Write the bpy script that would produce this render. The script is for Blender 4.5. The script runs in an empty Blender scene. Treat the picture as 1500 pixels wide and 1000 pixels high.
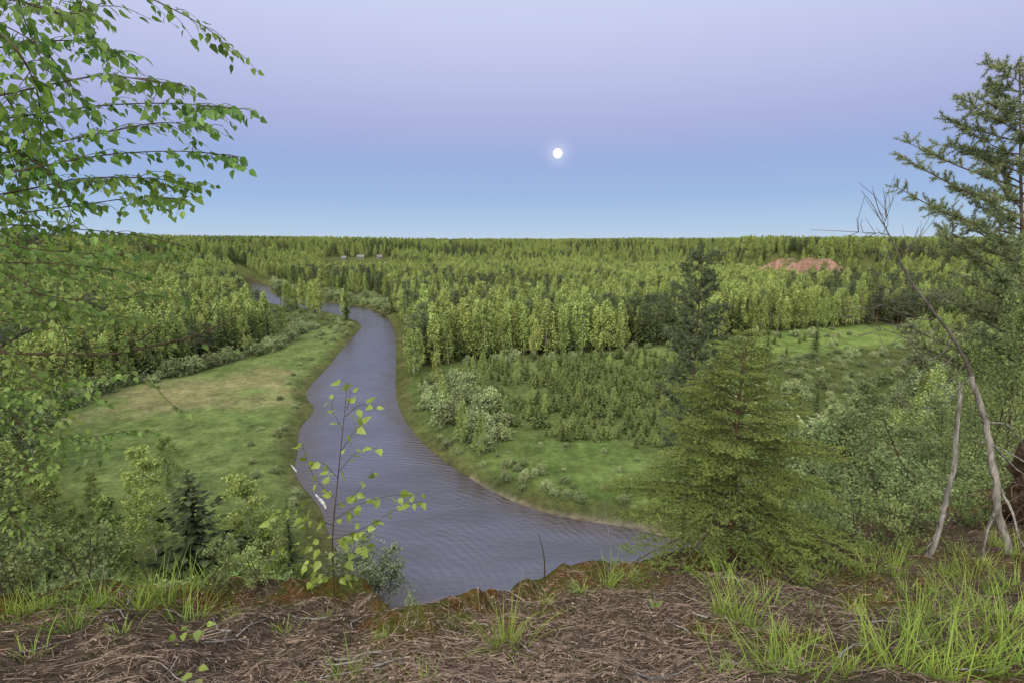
import bpy, bmesh, math, random
import numpy as np
from mathutils import Vector
rng=np.random.default_rng(11); random.seed(11)
S=bpy.context.scene; COL=S.collection
H=37.0; F=750.0; PITCH=math.atan2(150,750); cp=math.cos(PITCH); sp=math.sin(PITCH)
PI=math.pi
# ------------------------------------------------------------ camera geometry
def ray(px,py):
    u=(px-750)/F; v=(500-py)/F
    return np.array([u, cp+v*sp, -sp+v*cp])
def P(px,py,Y):
    d=ray(px,py); return np.array([0,0,H])+d*(Y/d[1])
def G(px,py,z=1.2):
    d=ray(px,py); return (np.array([0,0,H])+d*((z-H)/d[2]))[:2]
def proj(x,y,z):
    dz=z-H; dep=y*cp-dz*sp; up=y*sp+dz*cp
    return 750+F*x/dep, 500-F*up/dep
# ------------------------------------------------------------ noise
def vn(x,y,seed=0):
    x=np.asarray(x,float); y=np.asarray(y,float)
    xi=np.floor(x).astype(np.int64); yi=np.floor(y).astype(np.int64)
    xf=x-xi; yf=y-yi; u=xf*xf*(3-2*xf); v=yf*yf*(3-2*yf)
    def h(a,b):
        n=(a*374761393+b*668265263+seed*97463477)&0xffffffff
        n=((n^(n>>13))*1274126177)&0xffffffff
        return ((n^(n>>16))&0xffff)/65535.0
    a=h(xi,yi);b=h(xi+1,yi);c=h(xi,yi+1);d=h(xi+1,yi+1)
    return (a*(1-u)+b*u)*(1-v)+(c*(1-u)+d*u)*v
def fbm(x,y,o=4,seed=0):
    s=0;a=.5
    for i in range(o):
        s=s+a*vn(x*2**i,y*2**i,seed+i); a*=.5
    return s
def sst(a,b,x):
    t=np.clip((x-a)/(b-a),0,1); return t*t*(3-2*t)
def smooth(pts,n=5,closed=False):
    pts=[np.array(p,float) for p in pts]; out=[]
    N=len(pts)
    for i in range(N if closed else N-1):
        if closed: p0,p1,p2,p3=pts[i-1],pts[i],pts[(i+1)%N],pts[(i+2)%N]
        else: p0,p1,p2,p3=pts[max(i-1,0)],pts[i],pts[i+1],pts[min(i+2,N-1)]
        for k in range(n):
            t=k/n
            out.append(.5*((2*p1)+(-p0+p2)*t+(2*p0-5*p1+4*p2-p3)*t*t+(-p0+3*p1-3*p2+p3)*t**3))
    if not closed: out.append(pts[-1])
    return np.array(out)
def polysd(poly,X,Y):
    X=np.asarray(X,float);Y=np.asarray(Y,float)
    if X.size<4:
        A=np.asarray(poly); Bq=np.roll(A,-1,0); ex=Bq-A; L=(ex**2).sum(1)+1e-12; res=np.empty(X.shape)
        for i in np.ndindex(X.shape):
            q=np.array([X[i],Y[i]]); t=np.clip(((q-A)*ex).sum(1)/L,0,1); d=np.sqrt((((A+ex*t[:,None])-q)**2).sum(1).min())
            cr=(A[:,1]>q[1])!=(Bq[:,1]>q[1]); xi=(q[1]-A[:,1])*ex[:,0]/np.where(np.abs(ex[:,1])<1e-12,1e-12,ex[:,1])+A[:,0]
            res[i]=-d if (np.count_nonzero(cr&(q[0]<xi))%2) else d
        return res
    d2=np.full(X.shape,1e18); ins=np.zeros(X.shape,bool)
    N=len(poly)
    for i in range(N):
        ax,ay=poly[i]; bx,by=poly[(i+1)%N]
        ex,ey=bx-ax,by-ay; L=ex*ex+ey*ey+1e-12
        t=np.clip(((X-ax)*ex+(Y-ay)*ey)/L,0,1)
        d2=np.minimum(d2,(X-ax-t*ex)**2+(Y-ay-t*ey)**2)
        c=((ay>Y)!=(by>Y))
        if abs(ey)>1e-12: ins^=(c&(X<(Y-ay)*ex/ey+ax))
    d=np.sqrt(d2); return np.where(ins,-d,d)
# ------------------------------------------------------------ mesh builder
class MB:
    def __init__(s): s.V=[];s.Fs=[];s.T=[];s.n=0
    def add(s,V,Fc,mat=0,tint=.5,smooth_=False):
        V=np.asarray(V,float).reshape(-1,3); Fc=np.asarray(Fc,np.int64)
        t=np.broadcast_to(np.asarray(tint,float),(len(V),))
        s.V.append(V); s.T.append(t); s.Fs.append((Fc+s.n,mat,smooth_)); s.n+=len(V)
    def quads(s,Q,mat=0,tint=None):
        Q=np.asarray(Q,float); N=len(Q)
        if tint is None: tint=rng.random(N)
        s.add(Q.reshape(-1,3),np.arange(4*N).reshape(N,4),mat,np.repeat(tint,4))
    def tris(s,Q,mat=0,tint=None):
        Q=np.asarray(Q,float); N=len(Q)
        if tint is None: tint=rng.random(N)
        s.add(Q.reshape(-1,3),np.arange(3*N).reshape(N,3),mat,np.repeat(tint,3))
    def join(s,o,moff=0):
        for (V,T,(Fc,m,sm)) in zip(o.V,o.T,o.Fs):
            s.V.append(V);s.T.append(T)
        for (Fc,m,sm) in o.Fs: s.Fs.append((Fc+s.n,m+moff,sm))
        s.n+=o.n
    def mesh(s,name,mats):
        V=np.concatenate(s.V); T=np.concatenate(s.T)
        me=bpy.data.meshes.new(name); me.vertices.add(len(V)); me.vertices.foreach_set('co',V.ravel().astype(np.float32))
        nl=sum(f.size for f,_,_ in s.Fs); npol=sum(len(f) for f,_,_ in s.Fs)
        me.loops.add(nl); me.polygons.add(npol)
        vi=np.concatenate([f.ravel() for f,_,_ in s.Fs]).astype(np.int32)
        cnt=np.concatenate([np.full(len(f),f.shape[1]) for f,_,_ in s.Fs])
        st=np.concatenate([[0],np.cumsum(cnt)[:-1]]).astype(np.int32)
        me.polygons.foreach_set('loop_start',st); me.polygons.foreach_set('vertices',vi)
        me.polygons.foreach_set('material_index',np.concatenate([np.full(len(f),m) for f,m,_ in s.Fs]).astype(np.int32))
        me.polygons.foreach_set('use_smooth',np.concatenate([np.full(len(f),sm) for f,_,sm in s.Fs]))
        for m in mats: me.materials.append(m)
        a=me.attributes.new('tint','FLOAT','POINT'); a.data.foreach_set('value',T.astype(np.float32))
        me.update(calc_edges=True); return me
def link(name,me,parent=None):
    o=bpy.data.objects.new(name,me); COL.objects.link(o)
    if parent: o.parent=parent
    return o
def tag(o,label,cat,group=None,kind=None):
    o['label']=label; o['category']=cat
    if group: o['group']=group
    if kind: o['kind']=kind
    return o
def empty(name,loc,label,cat,group=None,rz=0,sc=1):
    o=bpy.data.objects.new(name,None); COL.objects.link(o); o.location=loc; o.rotation_euler=(0,0,rz)
    o.scale=(sc,sc,sc) if np.isscalar(sc) else sc; o.empty_display_size=.2
    return tag(o,label,cat,group)
def unit(v):
    v=np.asarray(v,float); return v/(np.linalg.norm(v,axis=-1,keepdims=True)+1e-12)
def rdir(n):
    return unit(rng.normal(size=(n,3)))
def tube(mb,pts,rad,n=6,mat=0,tint=.5,rough=0):
    pts=np.asarray(pts,float); N=len(pts); rad=np.broadcast_to(np.asarray(rad,float),(N,))
    tan=unit(np.gradient(pts,axis=0)); ref=np.array([.3,.9,.1]) if abs(tan[0][2])>.6 else np.array([0,0,1.])
    a=np.arange(n)*2*PI/n; V=[]; base=1+rough*(rng.random(n)-.5)
    for i in range(N):
        s=unit(np.cross(tan[i],ref)); t=np.cross(s,tan[i])
        rr=rad[i]*(base+rough*.6*(rng.random(n)-.5))
        V.append(pts[i]+np.outer(np.cos(a)*rr,s)+np.outer(np.sin(a)*rr,t))
    V=np.concatenate(V); i=np.arange(N-1)[:,None]*n; k=np.arange(n)[None,:]; k2=(k+1)%n
    Fc=np.stack([i+k,i+k2,i+n+k2,i+n+k],-1).reshape(-1,4)
    mb.add(V,Fc,mat,tint,True)
    mb.add(V[-n:],np.array([list(range(n))]),mat,tint)
def leafcloud(mb,C,size,mat=0,tint=None,flat=.5,aspect=.62):
    C=np.asarray(C,float);N=len(C)
    a=rdir(N); nrm=unit(rng.normal(size=(N,3))*(1-flat)+np.array([0,0,flat])); b=unit(np.cross(nrm,a)); a=np.cross(b,nrm)
    s=size*(.6+.8*rng.random(N))[:,None]
    mb.quads(np.stack([C-a*s,C+b*s*aspect-a*s*.15,C+a*s,C-b*s*aspect-a*s*.15],1),mat,tint)
# ------------------------------------------------------------ materials
def lin(c):
    return tuple(((v/255)/12.92 if v/255<=.04045 else ((v/255+.055)/1.055)**2.4) for v in c)
def nm(name):
    m=bpy.data.materials.new(name); m.use_nodes=True; nt=m.node_tree; nt.nodes.clear()
    out=nt.nodes.new('ShaderNodeOutputMaterial'); return m,nt,out
def N_(nt,t,**k):
    n=nt.nodes.new(t)
    for a,b in k.items(): setattr(n,a,b)
    return n
def mixc(nt,fac,a,b,mode='MIX'):
    m=N_(nt,'ShaderNodeMix',data_type='RGBA',blend_type=mode)
    for sock,v in ((m.inputs[0],fac),(m.inputs[6],a),(m.inputs[7],b)):
        if hasattr(v,'is_linked'): nt.links.new(v,sock)
        elif isinstance(v,(int,float)): sock.default_value=v
        else: sock.default_value=(*v[:3],1)
    return m.outputs[2]
def noise(nt,scale,detail=3,rough=.6,vec=None):
    n=N_(nt,'ShaderNodeTexNoise'); n.inputs['Scale'].default_value=scale; n.inputs['Detail'].default_value=detail; n.inputs['Roughness'].default_value=rough
    if vec is not None: nt.links.new(vec,n.inputs['Vector'])
    return n.outputs['Fac']
def ramp(nt,fac,els):
    r=N_(nt,'ShaderNodeValToRGB'); cr=r.color_ramp
    while len(cr.elements)>1: cr.elements.remove(cr.elements[-1])
    cr.elements[0].position=els[0][0]; cr.elements[0].color=(*els[0][1],1)
    for p,c in els[1:]:
        e=cr.elements.new(p); e.color=(*c,1)
    nt.links.new(fac,r.inputs[0]); return r.outputs[0]
def mapr(nt,v,a,b,c,d):
    m=N_(nt,'ShaderNodeMapRange'); nt.links.new(v,m.inputs[0])
    for i,x in enumerate((a,b,c,d)): m.inputs[1+i].default_value=x
    return m.outputs[0]
def leafmat(name,dark,light,transl=.3,var=.35,gloss=0.0):
    m,nt,out=nm(name)
    at=N_(nt,'ShaderNodeAttribute',attribute_name='tint'); oi=N_(nt,'ShaderNodeObjectInfo')
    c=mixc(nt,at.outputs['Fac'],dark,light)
    hs=N_(nt,'ShaderNodeHueSaturation'); nt.links.new(c,hs.inputs['Color'])
    nt.links.new(mapr(nt,oi.outputs['Random'],0,1,1-var,1+var),hs.inputs['Value'])
    w=N_(nt,'ShaderNodeMath',operation='FRACT'); mm=N_(nt,'ShaderNodeMath',operation='MULTIPLY'); mm.inputs[1].default_value=7.31
    nt.links.new(oi.outputs['Random'],mm.inputs[0]); nt.links.new(mm.outputs[0],w.inputs[0])
    nt.links.new(mapr(nt,w.outputs[0],0,1,.485,.515),hs.inputs['Hue'])
    d=N_(nt,'ShaderNodeBsdfDiffuse'); nt.links.new(hs.outputs[0],d.inputs[0]); res=d.outputs[0]
    if transl>0:
        t=N_(nt,'ShaderNodeBsdfTranslucent'); mx=N_(nt,'ShaderNodeMixShader'); mx.inputs[0].default_value=transl
        nt.links.new(hs.outputs[0],t.inputs[0])
        nt.links.new(d.outputs[0],mx.inputs[1]); nt.links.new(t.outputs[0],mx.inputs[2]); res=mx.outputs[0]
    if gloss>0:
        g=N_(nt,'ShaderNodeBsdfGlossy'); g.inputs['Roughness'].default_value=.4; m2=N_(nt,'ShaderNodeMixShader'); m2.inputs[0].default_value=gloss
        nt.links.new(res,m2.inputs[1]); nt.links.new(g.outputs[0],m2.inputs[2]); res=m2.outputs[0]
    nt.links.new(res,out.inputs[0]); return m
def barkmat(name,c1,c2,scale=6,stretch=(1,1,.25),bump=.5,coords='Object'):
    m,nt,out=nm(name); tc=N_(nt,'ShaderNodeTexCoord'); mp=N_(nt,'ShaderNodeMapping'); mp.inputs['Scale'].default_value=stretch
    nt.links.new(tc.outputs[coords],mp.inputs[0]); f=noise(nt,scale,5,.65,mp.outputs[0])
    c=ramp(nt,f,[(.3,c1),(.65,c2)])
    b=N_(nt,'ShaderNodeBsdfDiffuse'); nt.links.new(c,b.inputs[0])
    if bump>0:
        bp=N_(nt,'ShaderNodeBump'); bp.inputs['Strength'].default_value=bump; bp.inputs['Distance'].default_value=.02; nt.links.new(f,bp.inputs['Height']); nt.links.new(bp.outputs[0],b.inputs['Normal'])
    nt.links.new(b.outputs[0],out.inputs[0]); return m
M={}
M['birch_leaf']=leafmat('birch_leaf',(.15,.20,.055),(.33,.405,.14),0,.25)
M['birch_hi']=leafmat('birch_hi',(.13,.18,.05),(.29,.37,.12),.25)
M['birch_fine']=leafmat('birch_fine',(.14,.19,.07),(.28,.35,.14),.3,.15)
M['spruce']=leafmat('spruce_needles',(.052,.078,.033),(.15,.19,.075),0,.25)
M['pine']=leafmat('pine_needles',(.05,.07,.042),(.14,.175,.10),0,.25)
M['pine_dark']=leafmat('pine_needles_dark',(.022,.034,.018),(.075,.10,.05),0,.1)
M['pine_edge']=leafmat('pine_needles_pale',(.10,.14,.075),(.24,.30,.155),0,.08)
M['young']=leafmat('young_spruce_needles',(.055,.085,.03),(.185,.235,.08),0)
M['willow']=leafmat('willow_leaf',(.115,.155,.07),(.27,.325,.16),0)
M['willow_hi']=leafmat('willow_hi',(.10,.135,.055),(.235,.30,.135),.25)
M['willow_pale']=leafmat('willow_pale',(.17,.21,.12),(.36,.41,.25),.25)
M['fg_leaf']=leafmat('birch_leaf_near',(.055,.12,.018),(.165,.295,.045),.4,0.02,.03)
M['fg_leaf2']=leafmat('birch_leaf_pale',(.10,.17,.035),(.23,.34,.08),.35,0.1,.02)
M['sap_leaf']=leafmat('sapling_leaf',(.15,.23,.03),(.30,.42,.08),.4,0.05,.03)
M['fg_spruce']=leafmat('spruce_near',(.05,.082,.024),(.20,.27,.08),.0,.05)
M['grass']=leafmat('grass_blade',(.12,.20,.035),(.34,.44,.10),.3,.2)
M['litter']=leafmat('litter',(.06,.041,.031),(.40,.315,.24),.0,0)
M['trunk_birch']=barkmat('birch_bark',(.14,.13,.12),(.60,.59,.54),3,(1,1,1.5),0)
M['trunk_dark']=barkmat('dark_bark',(.045,.036,.028),(.12,.09,.07),6,(1,1,.25),0)
M['trunk_pine']=barkmat('pine_bark',(.05,.038,.03),(.15,.10,.07),4)
M['twig']=barkmat('twig_bark',(.04,.031,.022),(.10,.082,.056),20)
M['dead']=barkmat('weathered_wood',(.05,.046,.043),(.36,.345,.325),30,(1,1,.10),1)
M['deaddark']=barkmat('dark_dead_wood',(.035,.031,.029),(.13,.12,.11),14)
M['soil']=barkmat('root_soil',(.03,.02,.014),(.10,.07,.05),7,(1,1,1),1)
# ------------------------------------------------------------ river polygon and zones
LB=[(335,408),(366,418),(372,432),(380,441),(420,449),(465,455),(505,464),(530,475),(522,490),(500,515),(480,540),(455,567),(452,582),(463,600),(442,628),(439,660),(436,690),(448,712),(472,742),(490,790),(515,828),(560,872),(610,915),(700,930),(900,935),(1250,935),(1800,915)]
RB=[(352,407),(392,418),(398,430),(430,437),(470,442),(515,447),(558,459),(575,480),(579,520),(577,560),(581,592),(598,627),(636,666),(686,701),(737,730),(798,752),(860,765),(930,776),(985,790),(1100,806),(1300,806),(1800,800)]
lbw=smooth([G(*p,0) for p in LB],4); rbw=smooth([G(*p,0) for p in RB],4)
RIV=np.concatenate([lbw,rbw[::-1]])
def zone(pl,z=1.5,n=3): return smooth([G(*p,z) for p in pl],n,True)
Z_mead=zone([(440,478),(515,482),(500,515),(455,565),(440,640),(440,760),(330,800),(200,760),(20,680),(10,630),(80,588),(240,548),(410,502)])
Z_tan=zone([(140,600),(200,565),(330,545),(395,548),(390,580),(290,598),(200,612)])
Z_right=zone([(588,560),(620,540),(700,526),(850,518),(960,505),(1060,494),(1180,482),(1240,480),(1235,512),(1150,522),(1090,560),(1090,800),(985,800),(740,735),(640,670),(596,612)])
Z_lawn=zone([(735,650),(830,640),(930,655),(960,740),(860,748),(780,725),(715,690)])
Z_lawn2=zone([(690,535),(800,520),(970,508),(960,522),(850,530),(740,545)])
Z_lawn3=zone([(1105,492),(1200,481),(1310,477),(1325,503),(1230,512),(1120,522)])
Z_plant=zone([(690,540),(800,526),(965,518),(1030,550),(1020,650),(900,650),(800,642),(735,610),(690,570)])
Z_will=zone([(625,565),(690,552),(735,610),(745,650),(715,672),(670,652),(630,605)])
Z_bush=zone([(1095,560),(1150,522),(1240,512),(1420,468),(1900,470),(1900,770),(1095,780)])
Z_spit=zone([(405,452),(470,459),(520,476),(515,492),(480,500),(430,482),(400,462)])
Z_gap=zone([(345,410),(392,416),(402,440),(440,470),(440,484),(405,500),(380,478),(362,450)])
Z_upr=zone([(396,408),(440,425),(520,430),(560,440),(575,462),(556,456),(510,444),(440,434),(400,424)])
# foreground rim
def plane_z(y): return 35.3-.47*(y-1.7)
def Gp(px,py):
    d=ray(px,py); t=.9/( -d[2]/d[1]-.47); return P(px,py,max(min(t,12),1))
EDGE=[(-500,890),(-200,885),(0,880),(130,868),(300,858),(420,855),(540,850),(588,893),(640,888),(700,880),(760,862),(800,848),(860,838),(960,824),(1060,812),(1150,806),(1250,793),(1330,783),(1420,778),(1500,776),(1900,776)]
ew=np.array([Gp(*p)[:2] for p in EDGE])
def yedge(x): return np.interp(x,ew[:,0],ew[:,1])
def zfore(x,y):
    x=np.asarray(x,float);y=np.asarray(y,float)
    e=yedge(x)+.34*(fbm(x*2.6,y*0+3,4,5)-.45); s=y-e
    z=plane_z(y)+.10*np.clip(x-2.5,0,6)**1.2
    z=z+.24*(fbm(x*1.3,y*1.3,3,21)-.45)+.13*(fbm(x*5,y*5,4,31)-.45)
    z=z+.22*np.exp(-((s+.12)/.17)**2)*(fbm(x*4,y*4,3,41)+.0)
    drop=np.where(s>0,2.6*s+1.5*np.minimum(s,1)*s,0)
    return np.maximum(z-drop,12)
def Gf(px,py):
    d=ray(px,py); d=d/d[1]; Y=np.arange(.9,12,.01)
    p=np.array([0,0,H])+d[None,:]*Y[:,None]; k=np.nonzero(p[:,2]<zfore(p[:,0],p[:,1]))[0]
    return p[k[0]] if len(k) else P(px,py,5)
def plateau(x,y):
    r=np.hypot(x,y); u=x/np.maximum(y*cp+6,1)
    R0=np.interp(u,[-1.2,-.7,-.4,-.2,0,.35,.44,.45,.72,.74,1.2],[330,380,480,480,560,560,520,516,516,480,380])
    R1=np.interp(u,[-1.2,-.7,-.4,-.2,0,.35,.44,.45,.72,.74,1.2],[540,640,800,800,900,800,620,532,532,640,560])
    top=26+11*(fbm(x/260,y/260,2,3)-.45)+np.interp(u,[-1.2,-.6,-.3],[3,2,0])
    return (top-1.5)*sst(0,1,(r-R0)/(R1-R0))
def zterr(x,y,d=None):
    x=np.asarray(x,float);y=np.asarray(y,float)
    if d is None: d=polysd(RIV,x,y)
    v=np.where(d<0,np.clip(d*.4,-1.5,0)-.05,1.5*sst(-.2,5,d)-.05)+np.where(d>3,.5*(fbm(x/18,y/18,3,8)-.45),0)
    v=v+plateau(x,y)
    s=y-np.interp(x,[-400,-60,-4,0,5,12,60,400],[60,8,2.9,3,5,7,14,60])
    q=np.where(x>5,1+.012*np.clip(x-5,0,30),1)
    sl=np.interp(s/q,[-60,-4,-1,.3,1.2,5,15,28,36,41],[34,33.4,33.0,31.5,29,23.5,13,4,1.6,-4])
    sl=sl+np.where((sl>3)&(s>3),1.2*(fbm(x/4,y/4,3,9)-.45),0)
    return np.maximum(v,sl)
# ------------------------------------------------------------ ground sheet
th=np.radians(np.concatenate([np.arange(-110,-62,4),np.arange(-62,62.01,.33),np.arange(64,112,4)]))
rr=[3.0]
while rr[-1]<9000: rr.append(rr[-1]*1.0125+.02)
rr=np.array(rr); TH,RR=np.meshgrid(th,rr); X=RR*np.sin(TH); Yg=RR*np.cos(TH)
Xf=X.ravel();Yf=Yg.ravel()
D=np.full(Xf.shape,999.); m=(np.hypot(Xf,Yf)<520)&(Yf>20); D[m]=polysd(RIV,Xf[m],Yf[m])
Zf=zterr(Xf,Yf,D)
near=(np.hypot(Xf,Yf)<14); Zf[near]=np.minimum(Zf[near],zfore(Xf[near],Yf[near])-.6)
nr,na=TH.shape; i=np.arange(nr-1)[:,None]*na; k=np.arange(na-1)[None,:]
Fg=np.stack([i+k,i+k+1,i+na+k+1,i+na+k],-1).reshape(-1,4)[:, ::-1]
mb=MB(); mb.add(np.stack([Xf,Yf,Zf],1),Fg,0,.5,True)
colr=np.tile(np.array([.08,.098,.04]),(len(Xf),1))
nz=fbm(Xf/9,Yf/9,4,50); nz2=fbm(Xf/2.5,Yf/2.5,3,60)
def paint(zp,c,w,amp=10,mx=1):
    mm=(np.hypot(Xf,Yf)<600)&(Yf>20); sd=np.full(Xf.shape,999.); sd[mm]=polysd(zp,Xf[mm],Yf[mm])
    f=mx*(1-sst(-w,w,sd+amp*(nz-.47)))[:,None]; c=np.array(c)
    colr[:]=colr*(1-f)+f*c*(.55+.9*nz2[:,None])
paint(Z_right,(.10,.14,.052),4)
paint(Z_bush,(.08,.10,.04),6)
paint(Z_mead,(.13,.18,.07),4)
paint(Z_tan,(.24,.22,.13),8,44,.7)
paint(Z_plant,(.115,.145,.058),4)
paint(Z_lawn,(.12,.175,.06),3,8)
paint(Z_lawn2,(.17,.21,.09),3,8)
paint(Z_lawn3,(.15,.215,.07),4)
bank=(1-sst(1,5,D+6*(nz-.47)))[:,None]; colr=colr*(1-bank)+bank*np.array([.095,.105,.048])*(.6+.8*nz2[:,None])
px,py=proj(Xf,Yf,Zf)
shore=((1-sst(.2,1.3,D+2.2*(nz-.47)))*(px>690)*(px<1000)*(py>690)*(py<800))[:,None]; colr=colr*(1-shore)+shore*np.array([.24,.21,.18])*(.5+nz2[:,None])
mud=((1-sst(0,.8,D)))[:,None]*.6; colr=colr*(1-mud)+mud*np.array([.06,.045,.035])
m,nt,out=nm('valley_ground')
at=N_(nt,'ShaderNodeAttribute',attribute_name='gcol'); geo=N_(nt,'ShaderNodeNewGeometry')
n1=noise(nt,.9,6,.75,geo.outputs['Position']); n2=noise(nt,.12,4,.6,geo.outputs['Position'])
c=mixc(nt,1,at.outputs['Color'],ramp(nt,n1,[(.28,(.5,.5,.5)),(.72,(1.5,1.48,1.35))]),'MULTIPLY')
c=mixc(nt,1,c,ramp(nt,n2,[(.3,(.75,.82,.75)),(.7,(1.22,1.16,1.12))]),'MULTIPLY')
b=N_(nt,'ShaderNodeBsdfDiffuse'); nt.links.new(c,b.inputs[0]); bp=N_(nt,'ShaderNodeBump'); bp.inputs['Strength'].default_value=1; bp.inputs['Distance'].default_value=.8
nt.links.new(n1,bp.inputs['Height']); nt.links.new(bp.outputs[0],b.inputs['Normal']); nt.links.new(b.outputs[0],out.inputs[0])
me=mb.mesh('ground',[m]); a=me.attributes.new('gcol','FLOAT_COLOR','POINT'); a.data.foreach_set('color',np.concatenate([colr,np.ones((len(colr),1))],1).astype(np.float32).ravel())
go=link('ground',me); go['kind']='structure'; go['label']='green valley floor with meadows rising to the forested plateau'; go['category']='ground'
# ------------------------------------------------------------ river
m,nt,out=nm('river_water'); geo=N_(nt,'ShaderNodeNewGeometry'); mp=N_(nt,'ShaderNodeMapping'); mp.inputs['Scale'].default_value=(.5,1.7,1); mp.inputs['Rotation'].default_value=(0,0,.35); at=N_(nt,'ShaderNodeAttribute',attribute_name='tint')
nt.links.new(geo.outputs['Position'],mp.inputs[0]); n1=noise(nt,1.0,5,.62,mp.outputs[0]); n2=noise(nt,.09,3,.55,mp.outputs[0])
wv=N_(nt,'ShaderNodeTexWave',wave_type='RINGS',rings_direction='Z'); wv.inputs['Scale'].default_value=.3; wv.inputs['Distortion'].default_value=7; wv.inputs['Detail'].default_value=3; wv.inputs['Detail Scale'].default_value=.9
mpw=N_(nt,'ShaderNodeMapping'); mpw.inputs['Location'].default_value=(25,-40,0); nt.links.new(geo.outputs['Position'],mpw.inputs[0]); nt.links.new(mpw.outputs[0],wv.inputs['Vector'])
hh=N_(nt,'ShaderNodeMath',operation='MULTIPLY_ADD'); nt.links.new(wv.outputs['Fac'],hh.inputs[0]); nt.links.new(mapr(nt,n2,.38,.62,.03,.45),hh.inputs[1]); nt.links.new(n1,hh.inputs[2])
b=N_(nt,'ShaderNodeBsdfPrincipled'); b.inputs['Roughness'].default_value=.03; b.inputs['IOR'].default_value=1.6
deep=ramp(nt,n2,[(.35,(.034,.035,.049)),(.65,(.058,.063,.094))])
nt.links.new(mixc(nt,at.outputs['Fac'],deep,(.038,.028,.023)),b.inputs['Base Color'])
bp=N_(nt,'ShaderNodeBump'); bp.inputs['Strength'].default_value=.38; bp.inputs['Distance'].default_value=.28; nt.links.new(hh.outputs[0],bp.inputs['Height']); nt.links.new(bp.outputs[0],b.inputs['Normal']); nt.links.new(b.outputs[0],out.inputs[0])
gx=np.linspace(-330,330,330); gy=25+535*np.linspace(0,1,240)**1.5; GX,GY=np.meshgrid(gx,gy); na=330; i=np.arange(239)[:,None]*na; k=np.arange(329)[None,:]
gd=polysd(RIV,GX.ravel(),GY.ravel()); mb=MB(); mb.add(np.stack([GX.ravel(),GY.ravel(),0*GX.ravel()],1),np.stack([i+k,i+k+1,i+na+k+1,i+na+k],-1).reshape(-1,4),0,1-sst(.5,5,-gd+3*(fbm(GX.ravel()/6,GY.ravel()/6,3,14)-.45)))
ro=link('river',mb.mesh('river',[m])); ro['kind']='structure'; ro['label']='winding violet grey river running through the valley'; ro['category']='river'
# ------------------------------------------------------------ tree generators (trunk MB, crown MB)
def birch_mid(h,rm,ncl=60,per=20,size=.4):
    t=MB();c=MB(); bend=rng.normal(size=2)*.3
    def ax(f): return np.array([bend[0]*f*f,bend[1]*f*f,h*f])
    tube(t,[ax(f) for f in (0,.25,.5,.75,.97)],[.13,.11,.08,.05,.015],5)
    Cs=[];Ts=[]
    for j in range(ncl):
        f=.14+.86*(rng.random()**.85); tt=(f-.14)/.86
        env=rm*(min(1,tt*3+.35))*(1-tt)**.6+.12; an=rng.random()*2*PI; ra=env*math.sqrt(rng.random())*1.15
        q=ax(f)+np.array([math.cos(an)*ra,math.sin(an)*ra,0])
        if j%5==0: tube(t,[ax(max(.1,f-.12)),q],[.04,.012],3)
        o=rng.normal(size=(per,3))*np.array([.30,.30,.75])*(.6+.5*env/rm); o[:,2]-=.25
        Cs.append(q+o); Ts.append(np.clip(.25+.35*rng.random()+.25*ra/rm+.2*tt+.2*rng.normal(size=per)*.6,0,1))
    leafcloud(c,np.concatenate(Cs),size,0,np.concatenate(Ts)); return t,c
def spruce_mid(h,rm,wh=24,seg=.55,base=.06,w=1.0,lift=0):
    t=MB();c=MB(); tube(t,[(0,0,0),(0,0,h*.5),(0,0,h)],[.02*h*.6+.05,.009*h+.03,.01],5)
    Q=[];T=[]
    for i in range(wh):
        f=i/(wh-1); z=h*(base+(1-base)*f*.985)
        L0=rm*(1-f)**.8*(1 if f>.12 else .75)+.12
        nb=5+rng.integers(0,3); a0=rng.random()*6
        for k in range(nb):
            an=a0+k*2*PI/nb+rng.normal()*.25; L=L0*(.6+.6*rng.random()); d=np.array([math.cos(an),math.sin(an),0]); pr=np.array([-d[1],d[0],0])
            mseg=max(2,int(L/seg)+1)
            for j in range(mseg):
                g=(j+.6)/mseg; cc=np.array([0,0,z])+d*L*g+np.array([0,0,-.42*L*g+.22*L*g*g+lift*L*g])+rng.normal(size=3)*.05*rm*.4
                aa=d*(L/mseg*.75)+np.array([0,0,-.12*L/mseg+.15*rng.normal()*L/mseg]); bb=pr*(.18+.22*L*(1-.55*g))*w*.8+np.array([0,0,rng.normal()*.12*L*.6-.0])
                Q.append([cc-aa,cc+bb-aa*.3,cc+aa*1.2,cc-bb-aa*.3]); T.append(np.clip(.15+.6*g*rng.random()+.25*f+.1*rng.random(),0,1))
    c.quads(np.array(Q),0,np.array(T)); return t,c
def pine_mid(h,rm,ncl=40,per=34,base=.35,size=.3):
    t=MB();c=MB(); tube(t,[(0,0,0),(.1,0,h*.5),(0,.1,h*.97)],[.2,.14,.03],6); Cs=[];T=[]
    for j in range(ncl):
        f=base+(1-base)*rng.random(); tt=(f-base)/(1-base); env=rm*min(1,tt*2+.4)*(1-tt)**.6+.2; an=rng.random()*2*PI; ra=env*(.35+.65*rng.random())
        q=np.array([math.cos(an)*ra,math.sin(an)*ra,h*f+.15*ra]); tube(t,[(0,0,h*f-.2*ra),q],[.05,.015],3)
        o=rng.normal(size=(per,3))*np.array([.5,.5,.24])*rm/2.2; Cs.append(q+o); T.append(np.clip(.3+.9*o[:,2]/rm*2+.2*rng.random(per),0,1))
    leafcloud(c,np.concatenate(Cs),size,0,np.concatenate(T),.2,.3); return t,c
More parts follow.
